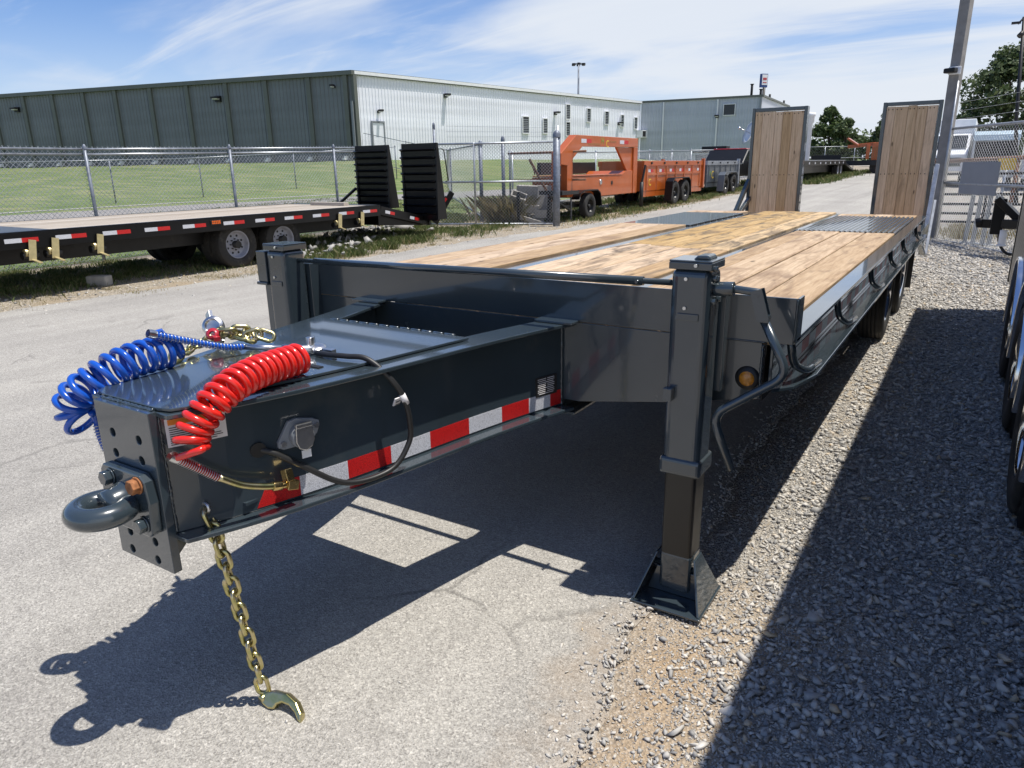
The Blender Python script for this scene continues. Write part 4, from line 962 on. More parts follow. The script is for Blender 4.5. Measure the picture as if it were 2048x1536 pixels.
# ================================================================== BLACK FLATBED ON THE LEFT
LT = thing('flatbed_trailer', 'black flatbed trailer with red and white reflectors and folded black ramps, beside the left fence', 'trailer', (-9.7, 5, 0))
XN, XF = -8.45, -10.9
mb = MB(); mb.span((XN-.06, -5, .655), (XN, 8.72, .855)); mb.span((XN-.10, -5, .8555), (XN-.005, 8.72, .868)); mb.span((XF, -5, .655), (XF+.06, 8.72, .868)); build('side_rail', mb, 'black_paint', LT, .004)
mb = MB()
for x in (-9.05, -10.2): mb.span((x-.06, -5, .42), (x+.06, 8.7, .655)); 
for i in range(15): mb.span((XF+.065, -4.6+i*.95, .70), (XN-.065, -4.5+i*.95, .80))
build('chassis', mb, 'black_steel', LT)
nb = 9; w = (XN-.10-XF-.06)/nb; pk = None
for i in range(nb):
    x = XF+.06+w*i
    if pk is None: mb = MB(); mb.span((x+.004, 2.45, .815), (x+w-.004, 8.45, .866)); pk = build('deck_plank', mb, 'old_wood', LT, .004, segs=1)
    else: shared('deck_plank', pk, LT, (w*i, 0, 0))
mb = MB(); mb.span((XF+.05, -5, .83), (XN-.101, 2.44, .868)); build('steel_deck', mb, 'grey_trailer', LT); mb = MB(); mb.span((XF+.06, 8.46, .83), (XN-.101, 8.72, .87)); build('steel_deck', mb, 'grey_trailer', LT)
mb = MB(); mb.span((-9.9, 8.2, .868), (-8.95, 8.34, .93)); build('loose_board', mb, 'old_wood', LT, .003)
rl = [2.04, 2.651, 3.274, 3.886, 4.498, 5.22, 5.84, 6.46, 7.107, 7.758, 8.405]; rw = None; rr_ = None
for y in rl:
    if rw is None:
        mb = MB(); mb.span((XN+.0008, y-.20, .735), (XN+.003, y-.0, .79)); rw = build('reflector', mb, 'tape_white', LT)
        mb = MB(); mb.span((XN+.0008, y+.001, .735), (XN+.003, y+.20, .79)); rr_ = build('reflector', mb, 'tape_red', LT); y0 = y
    else: shared('reflector', rw, LT, (0, y-y0, 0)); shared('reflector', rr_, LT, (0, y-y0, 0))
mb = MB(); mb.span((XN+.001, 4.78, .75), (XN+.012, 4.98, .83)); al = build('marker_light', mb, 'black_steel', LT, .003)
mb = MB()
for i in range(5):
    for k in range(2): mb.cyl((XN+.012, 4.815+i*.032, .777+k*.028), (XN+.02, 4.815+i*.032, .777+k*.028), .013, 10)
build('lens', mb, 'orange_lens', al)
wf = None
for y in (1.5, 2.13, 2.41, 3.0, 7.54, 8.14):
    if wf is None:
        mb = MB(); mb.bar((XN+.03, y+.02, .76), (XN+.05, y-.03, .50), .09, .012, (1, 0, 0)); mb.bar((XN+.05, y-.03, .52), (XN+.14, y+.03, .47), .06, .012); mb.cyl((XN-.02, y-.08, .60), (XN-.02, y+.02, .60), .05, 14)
        wf = build('ratchet_winch', mb, 'gold_strap', LT, .002); y0 = y
        mb = MB(); mb.span((XN-.10, y-.05, .54), (XN+.015, y+.06, .655)); mb.cyl((XN-.06, y-.10, .56), (XN-.06, y+.10, .56), .05, 12); wb = build('winch_body', mb, 'black_steel', LT)
    else: shared('ratchet_winch', wf, LT, (0, y-y0, 0)); shared('winch_body', wb, LT, (0, y-y0, 0))
for y in (5.37, 6.34):
    for x in (-8.72, -10.62):
        wheel(LT, (x, y, .39), .39, .23, 1 if x > -9 else -1, 'rim_grey', rimr=.225)
        wheel(LT, (x-.26*(1 if x > -9 else -1), y, .39), .39, .22, 1, 'black_steel', hub=False, rimr=.225)
    mb = MB(); mb.cyl((-10.7, y, .39), (-8.6, y, .39), .06, 12); build('axle', mb, 'black_steel', LT)
mb = MB(); mb.bar((XN-.03, 8.72, .76), (XN-.03, 10.25, .44), .06, .17); mb.bar((XF+.03, 8.72, .76), (XF+.03, 10.25, .44), .06, .17); mb.bar((XN, 10.25, .44), (XF, 10.25, .44), .12, .16)
mb.prism([(8.74, .70), (10.2, .42), (10.2, .36), (8.74, .46)], XF+.1, XN-.1, 'x'); build('beavertail', mb, 'black_paint', LT, .003)
for (ya, za, mt) in ((8.92, .712, 'tape_white'), (9.06, .682, 'tape_red'), (9.68, .552, 'tape_white'), (9.84, .518, 'tape_red')):
    mb = MB(); mb.bar((XN+.0015, ya-.07, za+.014), (XN+.0015, ya+.07, za-.014), .003, .06); build('reflector', mb, mt, LT)
def ramp_l(xa, xb, y, zt, zb):
    mb = MB()
    for x in (xa, xb-.05): mb.prism([(y, zb), (y+.10, zt), (y+.03, zt), (y-.10, zt-.15), (y-.14, zb)] if False else [(y+.02, zt), (y+.08, zt), (y+.30, zb), (y-.02, zb)], x, x+.05, 'x')
    mb.span((xa+.0505, y+.02, zt-.12), (xb-.0505, y+.05, zt-.002)); r = build('ramp', mb, 'black_paint', LT, .003)
    n = 9; 
    for i in range(n):
        z = zb+.08+(zt-zb-.26)*i/(n-1)
        mb = MB(); mb.prism([(y-.05, z+.055), (y+.0, z+.075), (y+.03, z+.03), (y+.03, z-.11), (y+.02, z-.11), (y+.015, z+.02)], xa-.02, xb-.0502, 'x'); build('rung', mb, 'black_paint', r, .002)
    mb = MB()
    for i in range(n):
        z = zb+.03+(zt-zb-.26)*i/(n-1)
    mb.span((xa+.06, y+.04, zb), (xb-.06, y+.055, zt-.125)); build('back_panel', mb, 'black_paint', r)
    return r
ramp_l(-8.98, -8.02, 10.05, 2.07, .50); ramp_l(-10.25, -9.28, 9.95, 2.06, .72)
mb = MB(); mb.bar((XN+.05, 10.28, .45), (XN+.30, 10.55, .95), .06, .10); mb.bar((XN+.12, 10.3, .40), (XN+.38, 10.62, 1.05), .05, .12); build('ramp_brace', mb, 'black_paint', LT, .003)
for t0, t1, mt in ((.42, .68, 'tape_white'), (.685, .95, 'tape_red')):
    p0 = Vector((XN+.05, 10.28, .45)); p1 = Vector((XN+.30, 10.55, .95)); q = Vector((.035, -.052, 0.0))
    mb = MB(); mb.bar(p0.lerp(p1, t0)+q, p0.lerp(p1, t1)+q, .05, .012, (1, -1, 0)); build('reflector', mb, mt, LT)
mb = MB(); mb.bar((-10.35, 9.4, .80), (-10.28, 9.95, 1.15), .05, .05); build('ramp_brace', mb, 'black_paint', LT)
mb = MB(); mb.tube([(-8.0, 10.2, 1.95), (-7.93, 10.2, 1.93), (-7.90, 10.28, 1.3), (-7.98, 10.3, 1.28)], .012, 8); build('ramp_handle', mb, 'black_paint', LT)

# ================================================================== CHAIN LINK FENCES
def wires(W, r):
    """thin triangular rods for an array of (p0,p1)"""
    W = np.asarray(W, float); a = W[:, 0]; b = W[:, 1]; d = b-a; d /= np.linalg.norm(d, axis=1)[:, None]
    ref = np.where(np.abs(d[:, 2:3]) > .9, [[1., 0, 0]], [[0, 0, 1.]]); u = np.cross(d, ref); u /= np.linalg.norm(u, axis=1)[:, None]; v = np.cross(d, u)
    P = []
    for k in range(3):
        an = 2*math.pi*k/3; o = (u*math.cos(an)+v*math.sin(an))*r; P += [a+o, b+o]
    V = np.stack(P, 1).reshape(-1, 3); base = np.arange(len(W))[:, None, None]*6
    F = base+np.array([[0, 2, 3, 1], [2, 4, 5, 3], [4, 0, 1, 5]])[None]
    return V, F.reshape(-1, 4)
def linkmesh(A0, A1, z0a, z0b, hgt, pitch, r):
    A0 = np.array(A0, float); A1 = np.array(A1, float); L = np.linalg.norm(A1-A0); W = []
    n = int((L+hgt)/pitch)
    for i in range(-int(hgt/pitch), n):
        for sg in (1, -1):
            s0 = i*pitch if sg > 0 else i*pitch+hgt
            s1 = s0+sg*hgt; h0, h1 = 0., hgt
            # clip to 0..L
            def cl(s, h):
                return s, h
            if sg > 0:
                if s1 <= 0 or s0 >= L: continue
                if s0 < 0: h0 = -s0; s0 = 0
                if s1 > L: h1 = h0+(L-s0); s1 = L
            else:
                if s0 <= 0 or s1 >= L: continue
                if s0 > L: h0 = s0-L; s0 = L
                if s1 < 0: h1 = h0+s0; s1 = 0
            p = A0+(A1-A0)*s0/L; q = A0+(A1-A0)*s1/L
            za = z0a+(z0b-z0a)*s0/L+h0; zb = z0a+(z0b-z0a)*s1/L+h1
            W.append(((p[0], p[1], za), (q[0], q[1], zb)))
    return W
def fence(name, label, pts, hgt, pitch, wr, posts, rails=(1.0,), barbs=False, pr=.03, mt='galv_post', gap=.05, railmt='galv'):
    c = pts[0]; t = thing(name, label, 'fence', (c[0], c[1], gh(c[0], c[1])))
    W = []
    for a, b in zip(pts[:-1], pts[1:]):
        za, zb = gh(*a)+gap, gh(*b)+gap; W += linkmesh(a, b, za, zb, hgt-gap, pitch, wr)
        if barbs:
            L = math.dist(a, b); k = int(L/pitch)
            for i in range(k):
                s = i/k; x = a[0]+(b[0]-a[0])*s; y = a[1]+(b[1]-a[1])*s; z = za+(zb-za)*s+hgt-gap; dx, dy = (b[0]-a[0])/L*.012, (b[1]-a[1])/L*.012
                W.append(((x-dx, y-dy, z-.01), (x+dx, y+dy, z+.045))); W.append(((x+dx, y+dy, z-.01), (x-dx, y-dy, z+.045)))
    V, F = wires(W, wr); rawmesh('chain_mesh', V, F, 'wirem', t, 'stuff')
    for rh_ in rails:
        for a, b in zip(pts[:-1], pts[1:]):
            mb = MB(); mb.cyl((a[0], a[1], gh(*a)+hgt*rh_), (b[0], b[1], gh(*b)+hgt*rh_), .021, 8); build('rail', mb, railmt, t)
    for (x, y) in posts:
        mb = MB(); z = gh(x, y); mb.cyl((x, y, z-.3), (x, y, z+hgt+.03), pr, 10); mb.lathe([(pr*1.15, -.03), (pr*1.15, .01), (pr*.6, .045), (0.001, .055)], (x, y, z+hgt+.03), (0, 0, 1), 10); build('post', mb, mt, t)
    return t
fence('chain_link_fence', 'long chain link fence with barbed top right behind the black flatbed', [(-11.75, -4), (-11.65, 4.7), (-11.55, 7.6), (-11.45, 11.6)], 1.97,   .088, .0040, [(-11.75, -1.3), (-11.72, 1.7), (-11.6, 4.72), (-11.5, 7.62), (-11.45, 10.5)], (1.0, .955), True)
fence('chain_link_fence', 'further chain link fence standing on the lawn edge beyond the driveway', [(-33, 6), (-32.6, 14), (-32.3, 20), (-31.5, 27), (-30.0, 34)], 1.95, .14, .0026, [(-33, 6), (-32.7, 12), (-32.6, 17.0), (-32.2, 21.4), (-31.5, 27), (-30, 34)], (1.0,), False)
# back fence running past the dump trailers
fence('chain_link_fence', 'chain link fence running behind the orange and grey dump trailers', [(-10.9, 17.6), (-11.2, 27), (-11.4, 36), (-11.0, 52)], 1.75, .12, .0034, [(-10.9, 17.6), (-11.05, 21), (-11.1, 24), (-11.2, 27), (-11.3, 30), (-11.35, 33), (-11.4, 36), (-11.3, 40), (-11.2, 44), (-11.1, 48)], (1.0, .06), False, mt='galv')
fence('chain_link_fence', 'distant chain link fence standing between the two upright wooden ramps', [(-12.5, 66), (-6, 72), (2, 78)], 1.9, .25, .003, [(-12.5, 66), (-10.3, 68), (-8.2, 70), (-6, 72), (-3.5, 74)], (1.0, .5), False, mt='galv')
fence('chain_link_fence', 'chain link fence climbing the lawn from the gate to the warehouse corner', [(-9.65, 14.05), (-17, 22.5), (-24.4, 32.0), (-31.8, 37.2), (-37.6, 39.3)], 2.0, .16, .0017, [(-9.65, 14.05), (-17, 22.5), (-24.4, 32.0), (-26.4, 33.5), (-31.8, 37.2)], (1.0, .06), False, mt='galv_post', railmt='galv_post')
# gate
GT = thing('sliding_gate', 'galvanised chain link gate panel with mid rail beside the black folded ramps', 'gate', (-9, 13, gh(-9, 13)))
ga, gb = Vector((-10.75, 12.27, 0)), Vector((-7.18, 13.80, 0)); zg = .15
for z in (zg+.02, zg+1.06, zg+1.98):
    mb = MB(); mb.cyl((ga.x, ga.y, z), (gb.x, gb.y, z), .026, 10); build('rail', mb, 'galv', GT)
for t in (0, .46, 1):
    q = ga.lerp(gb, t); mb = MB(); mb.cyl((q.x, q.y, zg-.02), (q.x, q.y, zg+2.0+(.35 if t == 1 else 0)), .026, 10); build('upright', mb, 'galv', GT)
V, F = wires(linkmesh((ga.x, ga.y), (gb.x, gb.y), zg, zg, 1.95, .08, .0025), .0038); rawmesh('chain_mesh', V, F, 'wirem', GT, 'stuff')
W = []
for k in range(3): W.append(((-9.9, 12.9, zg+2.16+.13*k), (gb.x, gb.y, zg+2.10+.1*k)))
V, F = wires(W, .003); rawmesh('barbed_wire', V, F, 'wirem', GT)
def post(name, label, x, y, h, r, mt='galv_post', grp=None):
    t = thing(name, label, 'post', (x, y, gh(x, y)), grp); z = gh(x, y)
    mb = MB(); mb.cyl((x, y, z-.2), (x, y, z+h), r, 16); build('shaft', mb, mt, t)
    mb = MB(); mb.lathe([(r*1.12, -.04), (r*1.12, .03), (r*.85, .09), (r*.4, .12), (.001, .125)], (x, y, z+h), (0, 0, 1), 16); build('cap', mb, mt, t); return t
post('gate_post', 'thick weathered galvanised gate post with domed cap at the right end of the gate', -7.02, 13.46, 2.12, .085)
post('gate_post', 'slim gate post with round cap behind the middle of the gate', -9.2, 14.45, 2.08, .05)
post('gate_post', 'slim capless post where the climbing fence meets the gate', -9.62, 14.0, 1.98, .05)
post('gate_post', 'thin tall post with barbed wire behind the right folded ramp', -10.6, 13.3, 2.45, .035)
t = thing('pipe_frame', 'two rusty horizontal pipes on stakes seen through the gate mesh', 'pipe frame', (-8, 14.9, .15))
for z in (1.90, 1.20): mb = MB(); mb.cyl((-9.15, 14.62, z), (-6.95, 14.9, z+.02), .028, 8); build('pipe', mb, 'rust_pipe', t)
for x in (-9.1, -7.35): mb = MB(); mb.cyl((x, 14.62+(x+9.15)*.127, .1), (x, 14.62+(x+9.15)*.127, 1.98), .026, 8); build('stake', mb, 'galv_post', t)
t = thing('old_jack', 'rusty black jack arm leaning against the thick gate post', 'jack', (-7.5, 13.95, .15))
mb = MB(); mb.bar((-7.98, 13.78, 1.74), (-7.46, 14.02, .70), .07, .06); mb.bar((-7.9, 13.8, 1.60), (-7.84, 13.82, 1.36), .03, .03); build('arm', mb, 'rust_pipe', t, .004)
mb = MB(); mb.bar((-7.75, 13.88, .92), (-7.2, 14.1, .92), .12, .10); mb.bar((-7.5, 14.0, .92), (-7.55, 14.0, .2), .09, .09); build('foot', mb, 'black_steel', t, .004)
def cinder(c, rx, ry, rz, label):
    o = MB(); L, Wd, H = .40, .20, .20; th = .033
    o.box((0, -Wd/2+th/2, 0), (L, th, H)); o.box((0, Wd/2-th/2, 0), (L, th, H))
    for x in (-L/2+th/2, 0, L/2-th/2): o.box((x, 0, 0), (th, Wd-2*th-.002, H))
    me = build('cinder_block', o, 'concrete'); me.location = c; me.rotation_euler = (rx, ry, rz); tag(me, label, 'block', 'concrete blocks heaped behind the gate')
for c, rx, ry, rz, lb in (((-8.28, 13.72, .82), .9, .35, .5, 'hollow concrete block tipped on edge on top of the heap, holes facing out'),
        ((-8.05, 13.95, .52), .1, .15, .45, 'hollow concrete block lying flat in the middle of the heap'), ((-7.72, 14.02, .40), .05, .0, .3, 'hollow concrete block lying level at the right of the heap, holes up'),
        ((-8.42, 13.70, .54), 1.2, .5, .9, 'hollow concrete block leaning at the left end of the heap'), ((-7.95, 14.05, .26), .0, .1, .5, 'hollow concrete block at the bottom of the heap'),
        ((-7.55, 14.15, .62), .2, 1.4, .2, 'hollow concrete block standing upright against the jack foot'), ((-8.2, 14.1, .30), .3, .0, 1.1, 'hollow concrete block half buried at the back of the heap')): cinder(c, rx, ry, rz, lb)
for c, d, r, lb in (((-8.3, 14.25, .78), (.62, .14, .62), (.1, .05, .4), 'square brown concrete slab standing behind the heap of blocks'), ((-7.8, 14.4, .78), (.55, .14, .6), (-.1, .05, .42), 'grey concrete slab standing behind the heap, right of the brown slab'), ((-8.0, 13.75, .26), (.9, .12, .10), (.0, .28, .4), 'long concrete sill lying tilted at the foot of the heap')):
    mb = MB(); mb.box((0, 0, 0), d); o = build('concrete_slab', mb, 'concrete', None, .012); o.location = c; o.rotation_euler = r; tag(o, lb, 'slab')
for c, d, lb in (((-8.86, 3.13, .075), (.30, .18, .15), 'pale concrete block lying in the shade edge under the black flatbed'), ((-5.95, 7.15, .10), (.12, .10, .09), 'small reddish brick lying on the verge')):
    mb = MB(); mb.box((0, 0, 0), d); o = build('loose_block' if d[0] > .2 else 'loose_brick', mb, 'concrete' if d[0] > .2 else 'rust', None, .02); o.location = c; o.rotation_euler.z = .5; tag(o, lb, 'block' if d[0] > .2 else 'brick')

# ---------------------------------------------------------------- dump trailers
def dump_bed(t, x0, x1, y0, y1, z0, z1, mt, ribs, rail='orange'):
    mb = MB(); th = .06
    mb.span((x1-th, y0, z0), (x1, y1, z1-.16)); mb.span((x0, y0, z0), (x0+th, y1, z1-.16)); mb.span((x0+th+.002, y0, z0), (x1-th-.002, y0+th, z1)); mb.span((x0+th+.002, y1-th, z0), (x1-th-.002, y1, z1-.1)); mb.span((x0+th+.002, y0+th+.002, z0), (x1-th-.002, y1-th-.002, z0+.05))
    build('dump_bed', mb, mt, t, .004)
    mb = MB(); mb.span((x1-.09, y0-.02, z1-.158), (x1+.03, y1, z1)); mb.span((x0-.03, y0-.02, z1-.158), (x0+.09, y1, z1)); build('top_rail', mb, rail, t, .01)
    for xa, xb in ((x1-.03, x1+.08), (x0-.08, x0+.03)): mb = MB(); mb.span((xa, y1, z0-.06), (xb, y1+.14, z1+.08)); build('corner_post', mb, rail, t, .008)
    for k in range(ribs+2): y = y0+.25+(y1-y0-.5)*k/(ribs+1); mb = MB(); mb.prism([(x1+.0005, y-.05), (x1+.035, y-.03), (x1+.035, y+.03), (x1+.0005, y+.05)], z0+.02, z1-.165); build('side_stake', mb, mt, t)
    mb = MB(); mb.span((x1-.06, y0, z0-.18), (x1-.01, y1+.1, z0-.002)); mb.span((x0+.01, y0, z0-.18), (x0+.06, y1+.1, z0-.002)); build('chassis_rail', mb, mt, t, .004)
    mb = MB()
    for k in range(ribs): y = y0+(y1-y0)*(k+.5)/ribs; mb.span((x1+.031, y-.05, z1-.10), (x1+.06, y+.05, z1-.04))
    build('rail_pocket', mb, 'black_steel', t)
OT = thing('dump_trailer', 'orange gooseneck dump trailer with arched neck parked on the grass verge', 'trailer', (-8, 18, .2))
xn, xf = -7.3, -8.95
mb = MB(); x = xn
mb.prism([(14.2, 1.60), (14.2, 1.87), (15.02, 2.33), (19.1, 2.33), (19.1, 2.075), (15.38, 2.05), (14.55, 1.57)], x-.22, x, 'x')
mb.prism([(14.55, .78), (14.55, 1.72), (14.86, 1.90), (14.86, .78)], x-.20, x-.01, 'x'); mb.prism([(18.80, .74), (18.80, 2.07), (19.1, 2.07), (19.1, .74)], x-.21, x, 'x')
mb.prism([(17.65, 2.06), (18.79, 2.06), (18.79, 1.25), (18.60, 1.25)], x-.12, x-.05, 'x')
build('gooseneck', mb, 'orange', OT, .01)
mb = MB(); mb.prism([(14.87, .78), (14.87, 1.28), (18.0, 1.29), (18.25, 1.40), (18.79, 1.40), (18.79, .74), (15.2, .74)], xf+.4, xn-.02, 'x'); mb.span((xf+.4, 14.87, 1.295), (xn-.005, 18.0, 1.32)); tbx = build('toolbox', mb, 'orange', OT, .008)
mb = MB(); mb.cyl((xn-.03, 16.55, 1.12), (xn+.0, 16.55, 1.12), .07, 18); build('latch', mb, 'silver', tbx); mb = MB(); mb.cyl((xn-.03, 17.3, 1.08), (xn-.01, 17.3, 1.08), .06, 14); build('port', mb, 'dark_hole', tbx)
mb = MB(); mb.span((xf+.3, 15.3, 1.33), (xf+.42, 18.7, 1.66)); build('far_side_shade', mb, 'black_steel', OT, .01)  # shade put into the colour: black box for the far toolbox side
mb = MB(); mb.span((-7.50, 14.05, .9), (-7.34, 14.19, 1.9)); build('coupler', mb, 'orange', OT, .01)
dump_bed(OT, xf+.1, xn, 19.6, 25.3, .76, 1.68, 'orange', 5)
mb = MB(); mb.span((xn+.002, 19.9, 1.23), (xn+.02, 25.1, 1.30)); build('side_rub', mb, 'orange', OT, .005)
rl0 = None
for k in range(6):
    y = 20.0+k*.95
    if rl0 is None: mb = MB(); mb.span((xn+.001, y, 1.33), (xn+.004, y+.20, 1.42)); rl0 = build('reflector', mb, 'tape_white', OT); mb = MB(); mb.span((xn+.001, y+.205, 1.33), (xn+.004, y+.42, 1.42)); rl1 = build('reflector', mb, 'tape_red', OT); yb = y
    else: shared('reflector', rl0, OT, (0, y-yb, 0)); shared('reflector', rl1, OT, (0, y-yb, 0))
for (y, z) in ((15.3, 2.19), (17.75, 2.2)): mb = MB(); mb.span((xn+.001, y, z-.05), (xn+.004, y+.3, z+.05)); build('reflector', mb, 'tape_white', OT); mb = MB(); mb.span((xn+.001, y+.305, z-.05), (xn+.004, y+.6, z+.05)); build('reflector', mb, 'tape_red', OT)
def text(s, size, loc, rot, mt, parent, ext=.002):
    c = bpy.data.curves.new('lettering', 'FONT'); c.body = s; c.size = size; c.extrude = ext
    tmp = bpy.data.objects.new('tmp', c); col.objects.link(tmp); bpy.context.view_layer.update(); me = bpy.data.meshes.new_from_object(tmp.evaluated_get(bpy.context.evaluated_depsgraph_get())); bpy.data.objects.remove(tmp); me.materials.clear()
    o = finish('lettering', me, mt, parent, None, None); o.location = Vector(loc)-org(parent); o.rotation_euler = rot; return o
rx = (math.pi/2, 0, math.pi/2)
text('H', .26, (xn+.003, 16.5, 2.12), rx, 'green_logo', OT); text('C', .26, (xn+.003, 16.82, 2.05), rx, 'yellow_logo', OT)
mb = MB(); mb.span((xn+.001, 15.7, 2.09), (xn+.004, 16.45, 2.14)); mb.span((xn+.001, 17.05, 2.18), (xn+.004, 17.5, 2.22)); build('stripe_print', mb, 'rust', OT)
text('C', .30, (xn+.004, 20.05, .92), rx, 'yellow_logo', OT); text('H', .16, (xn+.004, 19.85, 1.08), rx, 'green_logo', OT)
mb = MB(); mb.cyl((xn+.08, 19.3, .23), (xn+.08, 19.3, 1.05), .06, 12); mb.span((xn-.02, 19.2, .215), (xn+.18, 19.4, .24)); mb.bar((xn+.08, 19.3, 1.0), (xn+.10, 19.5, 1.55), .05, .05); build('jack', mb, 'black_steel', OT)
def fenders(t, x, ys, z, r, mt, w=.26):
    mb = MB(); y0, y1 = ys[0], ys[-1]
    out = [(y0-r*1.25, z-.25), (y0-r*.95, z+r*.9), (y0-r*.5, z+r*1.2), (y1+r*.5, z+r*1.2), (y1+r*.95, z+r*.9), (y1+r*1.25, z-.15)]
    for a, b in zip(out[:-1], out[1:]): mb.bar((x, a[0], a[1]), (x, b[0], b[1]), w, .03)
    build('fender', mb, mt, t, .003)
for y in (21.45, 22.45):
    wheel(OT, (-7.0, y, gh(-7, y)+.39), .39, .24, 1, 'black_paint', rimr=.21); wheel(OT, (-8.85, y, gh(-8, y)+.39), .39, .24, -1, 'black_paint', rimr=.21)
fenders(OT, -6.98, (21.45, 22.45), .66, .39, 'black_paint')
DL = thing('dolly_trailer', 'small black single axle trailer under the orange gooseneck, fender over its wheel', 'trailer', (-8.1, 15.5, .17))
for x, s in ((-7.22, 1), (-8.9, -1)):
    wheel(DL, (x, 15.55, gh(x, 15.55)+.345), .345, .20, s, 'black_paint', rimr=.19)
    mb = MB(); out = [(14.83, .72), (14.93, .86), (15.15, .93), (15.95, .93), (16.12, .84), (16.22, .50)]
    for a, b in zip(out[:-1], out[1:]): mb.bar((x, a[0], a[1]), (x, b[0], b[1]), .24, .03)
    build('fender', mb, 'black_paint', DL, .003)
mb = MB(); mb.span((-8.8, 14.3, .50), (-7.36, 16.6, .58)); mb.span((-7.5, 13.9, .86), (-7.1, 14.82, .95)); mb.bar((-7.3, 13.6, .85), (-7.3, 14.7, .45), .05, .05); mb.bar((-8.2, 13.6, .2), (-8.2, 13.6, .95), .07, .07); build('frame', mb, 'black_steel', DL, .004)
GD = thing('dump_trailer', 'dark blue grey dump trailer with silver top rail, behind the orange dump trailer', 'trailer', (-8, 27, .35))
dump_bed(GD, -8.95, -7.45, 26.4, 30.6, .85, 1.67, 'grey_trailer', 4, 'galv')
for y in (27.35, 28.45):
    wheel(GD, (-7.05, y, gh(-7, y)+.39), .39, .24, 1, 'black_paint', rimr=.21); wheel(GD, (-8.95, y, gh(-8, y)+.39), .39, .24, -1, 'black_paint', rimr=.21)
fenders(GD, -7.03, (27.35, 28.45), .76, .39, 'grey_trailer')
text('C', .42, (-7.445, 27.0, 1.0), rx, 'yellow_logo', GD); text('H', .25, (-7.445, 26.75, 1.12), rx, 'green_logo', GD)
mb = MB(); mb.span((-8.2, 25.9, .7), (-8.0, 26.4, .85)); mb.bar((-8.1, 26.0, .3), (-8.1, 26.0, 1.3), .1, .1); build('tongue', mb, 'grey_trailer', GD, .005)
# pickup
PU = thing('pickup_truck', 'dark pickup with a red roof parked behind the grey dump trailer', 'pickup', (-8.6, 33.5, gh(-8, 33.5)))
zb = gh(-8.6, 33.5)
mb = MB(); mb.prism([(30.6, zb+.55), (30.6, zb+1.05), (32.3, zb+1.15), (33.1, zb+1.72), (34.6, zb+1.74), (35.2, zb+1.2), (36.6, zb+1.12), (36.7, zb+.5)], -9.5, -7.65, 'x'); build('body', mb, 'black_paint', PU, .06)
mb = MB(); mb.span((-9.35, 33.15, zb+1.725), (-7.8, 34.55, zb+1.78)); build('roof', mb, 'red', PU, .02)
mb = MB(); mb.prism([(32.45, zb+1.2), (33.1, zb+1.66), (34.55, zb+1.66), (34.95, zb+1.25)], -7.648, -7.64, 'x'); build('window', mb, 'glass_dark', PU)
mb = MB(); mb.span((-7.65, 30.58, zb+.75), (-7.75, 30.6, zb+1.0)); mb.span((-9.4, 30.57, zb+.75), (-9.3, 30.59, zb+1.0)); build('tail_light', mb, 'red', PU)
for y in (31.5, 35.6):
    for x, s in ((-7.75, 1), (-9.4, -1)): wheel(PU, (x, y, zb+.38), .38, .24, s, 'silver', rimr=.22)
DU = thing('dumpster', 'dark green dumpster behind the back fence near the blue grey building', 'dumpster', (-13.2, 45.4, gh(-13, 45)))
mb = MB(); zz = gh(-13, 45); mb.prism([(-14.1, zz), (-12.3, zz), (-12.2, zz+1.5), (-14.2, zz+1.5)], 45, 46.4, 'y'); build('bin', mb, 'wall_dark', DU, .02)
mb = MB(); mb.box((-13.2, 45.7, zz+1.65), (2.3, 1.6, .1)); mb.box((-13.2, 46.0, zz+1.85), (1.6, .8, .3)); build('lid', mb, 'black_steel', DU, .02)
DS = thing('satellite_dish', 'pale mesh satellite dish beside the left upright ramp', 'satellite dish', (-8.55, 36.2, .5))
mb = MB(); mb.lathe([(.02, -.10), (.22, -.07), (.40, .0), (.55, .11), (.56, .12), (.40, .015), (.22, -.055), (.02, -.085)], (-8.5, 36.3, 3.0), (-.75, -.55, .35), 24); build('reflector_bowl', mb, 'white', DS)
mb = MB(); mb.cyl((-8.45, 36.4, .4), (-8.45, 36.4, 2.95), .05, 8); build('mast', mb, 'galv', DS); mb = MB(); mb.cyl((-8.5, 36.3, 3.0), (-8.95, 35.95, 3.25), .02, 6); mb.cyl((-8.9, 35.98, 3.22), (-9.0, 35.9, 3.28), .06, 8); build('feed_arm', mb, 'silver', DS)
# far flatbed and what stands on the trailer behind it
FF = thing('flatbed_trailer', 'distant black flatbed trailer with a sloping tail between the two upright ramps', 'trailer', (-6.5, 45, .65))
mb = MB(); mb.span((-8.0, 34.5, 1.40), (-5.7, 48.6, 1.62)); mb.bar((-6.85, 48.6, 1.5), (-6.85, 52.5, 1.0), 2.2, .14); mb.span((-7.6, 35, 1.0), (-6.2, 48, 1.4)); build('frame', mb, 'black_paint', FF, .01)
mb = MB(); mb.span((-7.95, 34.6, 1.625), (-5.72, 48.5, 1.67)); build('deck', mb, 'galv', FF)
r0 = None
for k in range(9):
    y = 35.5+k*1.5
    if r0 is None: mb = MB(); mb.span((-5.698, y, 1.46), (-5.69, y+.25, 1.56)); r0 = build('reflector', mb, 'tape_white', FF); yb = y
    else: shared('reflector', r0, FF, (0, y-yb, 0))
for y in (46.6, 47.7):
    for x, s in ((-5.95, 1), (-7.8, -1)): wheel(FF, (x, y, gh(-6, y)+.42), .42, .34, s, 'rim_grey', rimr=.22)
OM = thing('orange_machine', 'orange machine loaded on a black deck trailer beyond the sloping tail', 'machine', (-4.9, 52, .7))
mb = MB(); mb.span((-8.6, 52.4, 1.3), (-3.6, 54.6, 1.62)); mb.span((-8.5, 52.39, 1.62), (-6.6, 52.5, 2.0)); build('trailer_deck', mb, 'black_steel', OM, .01)
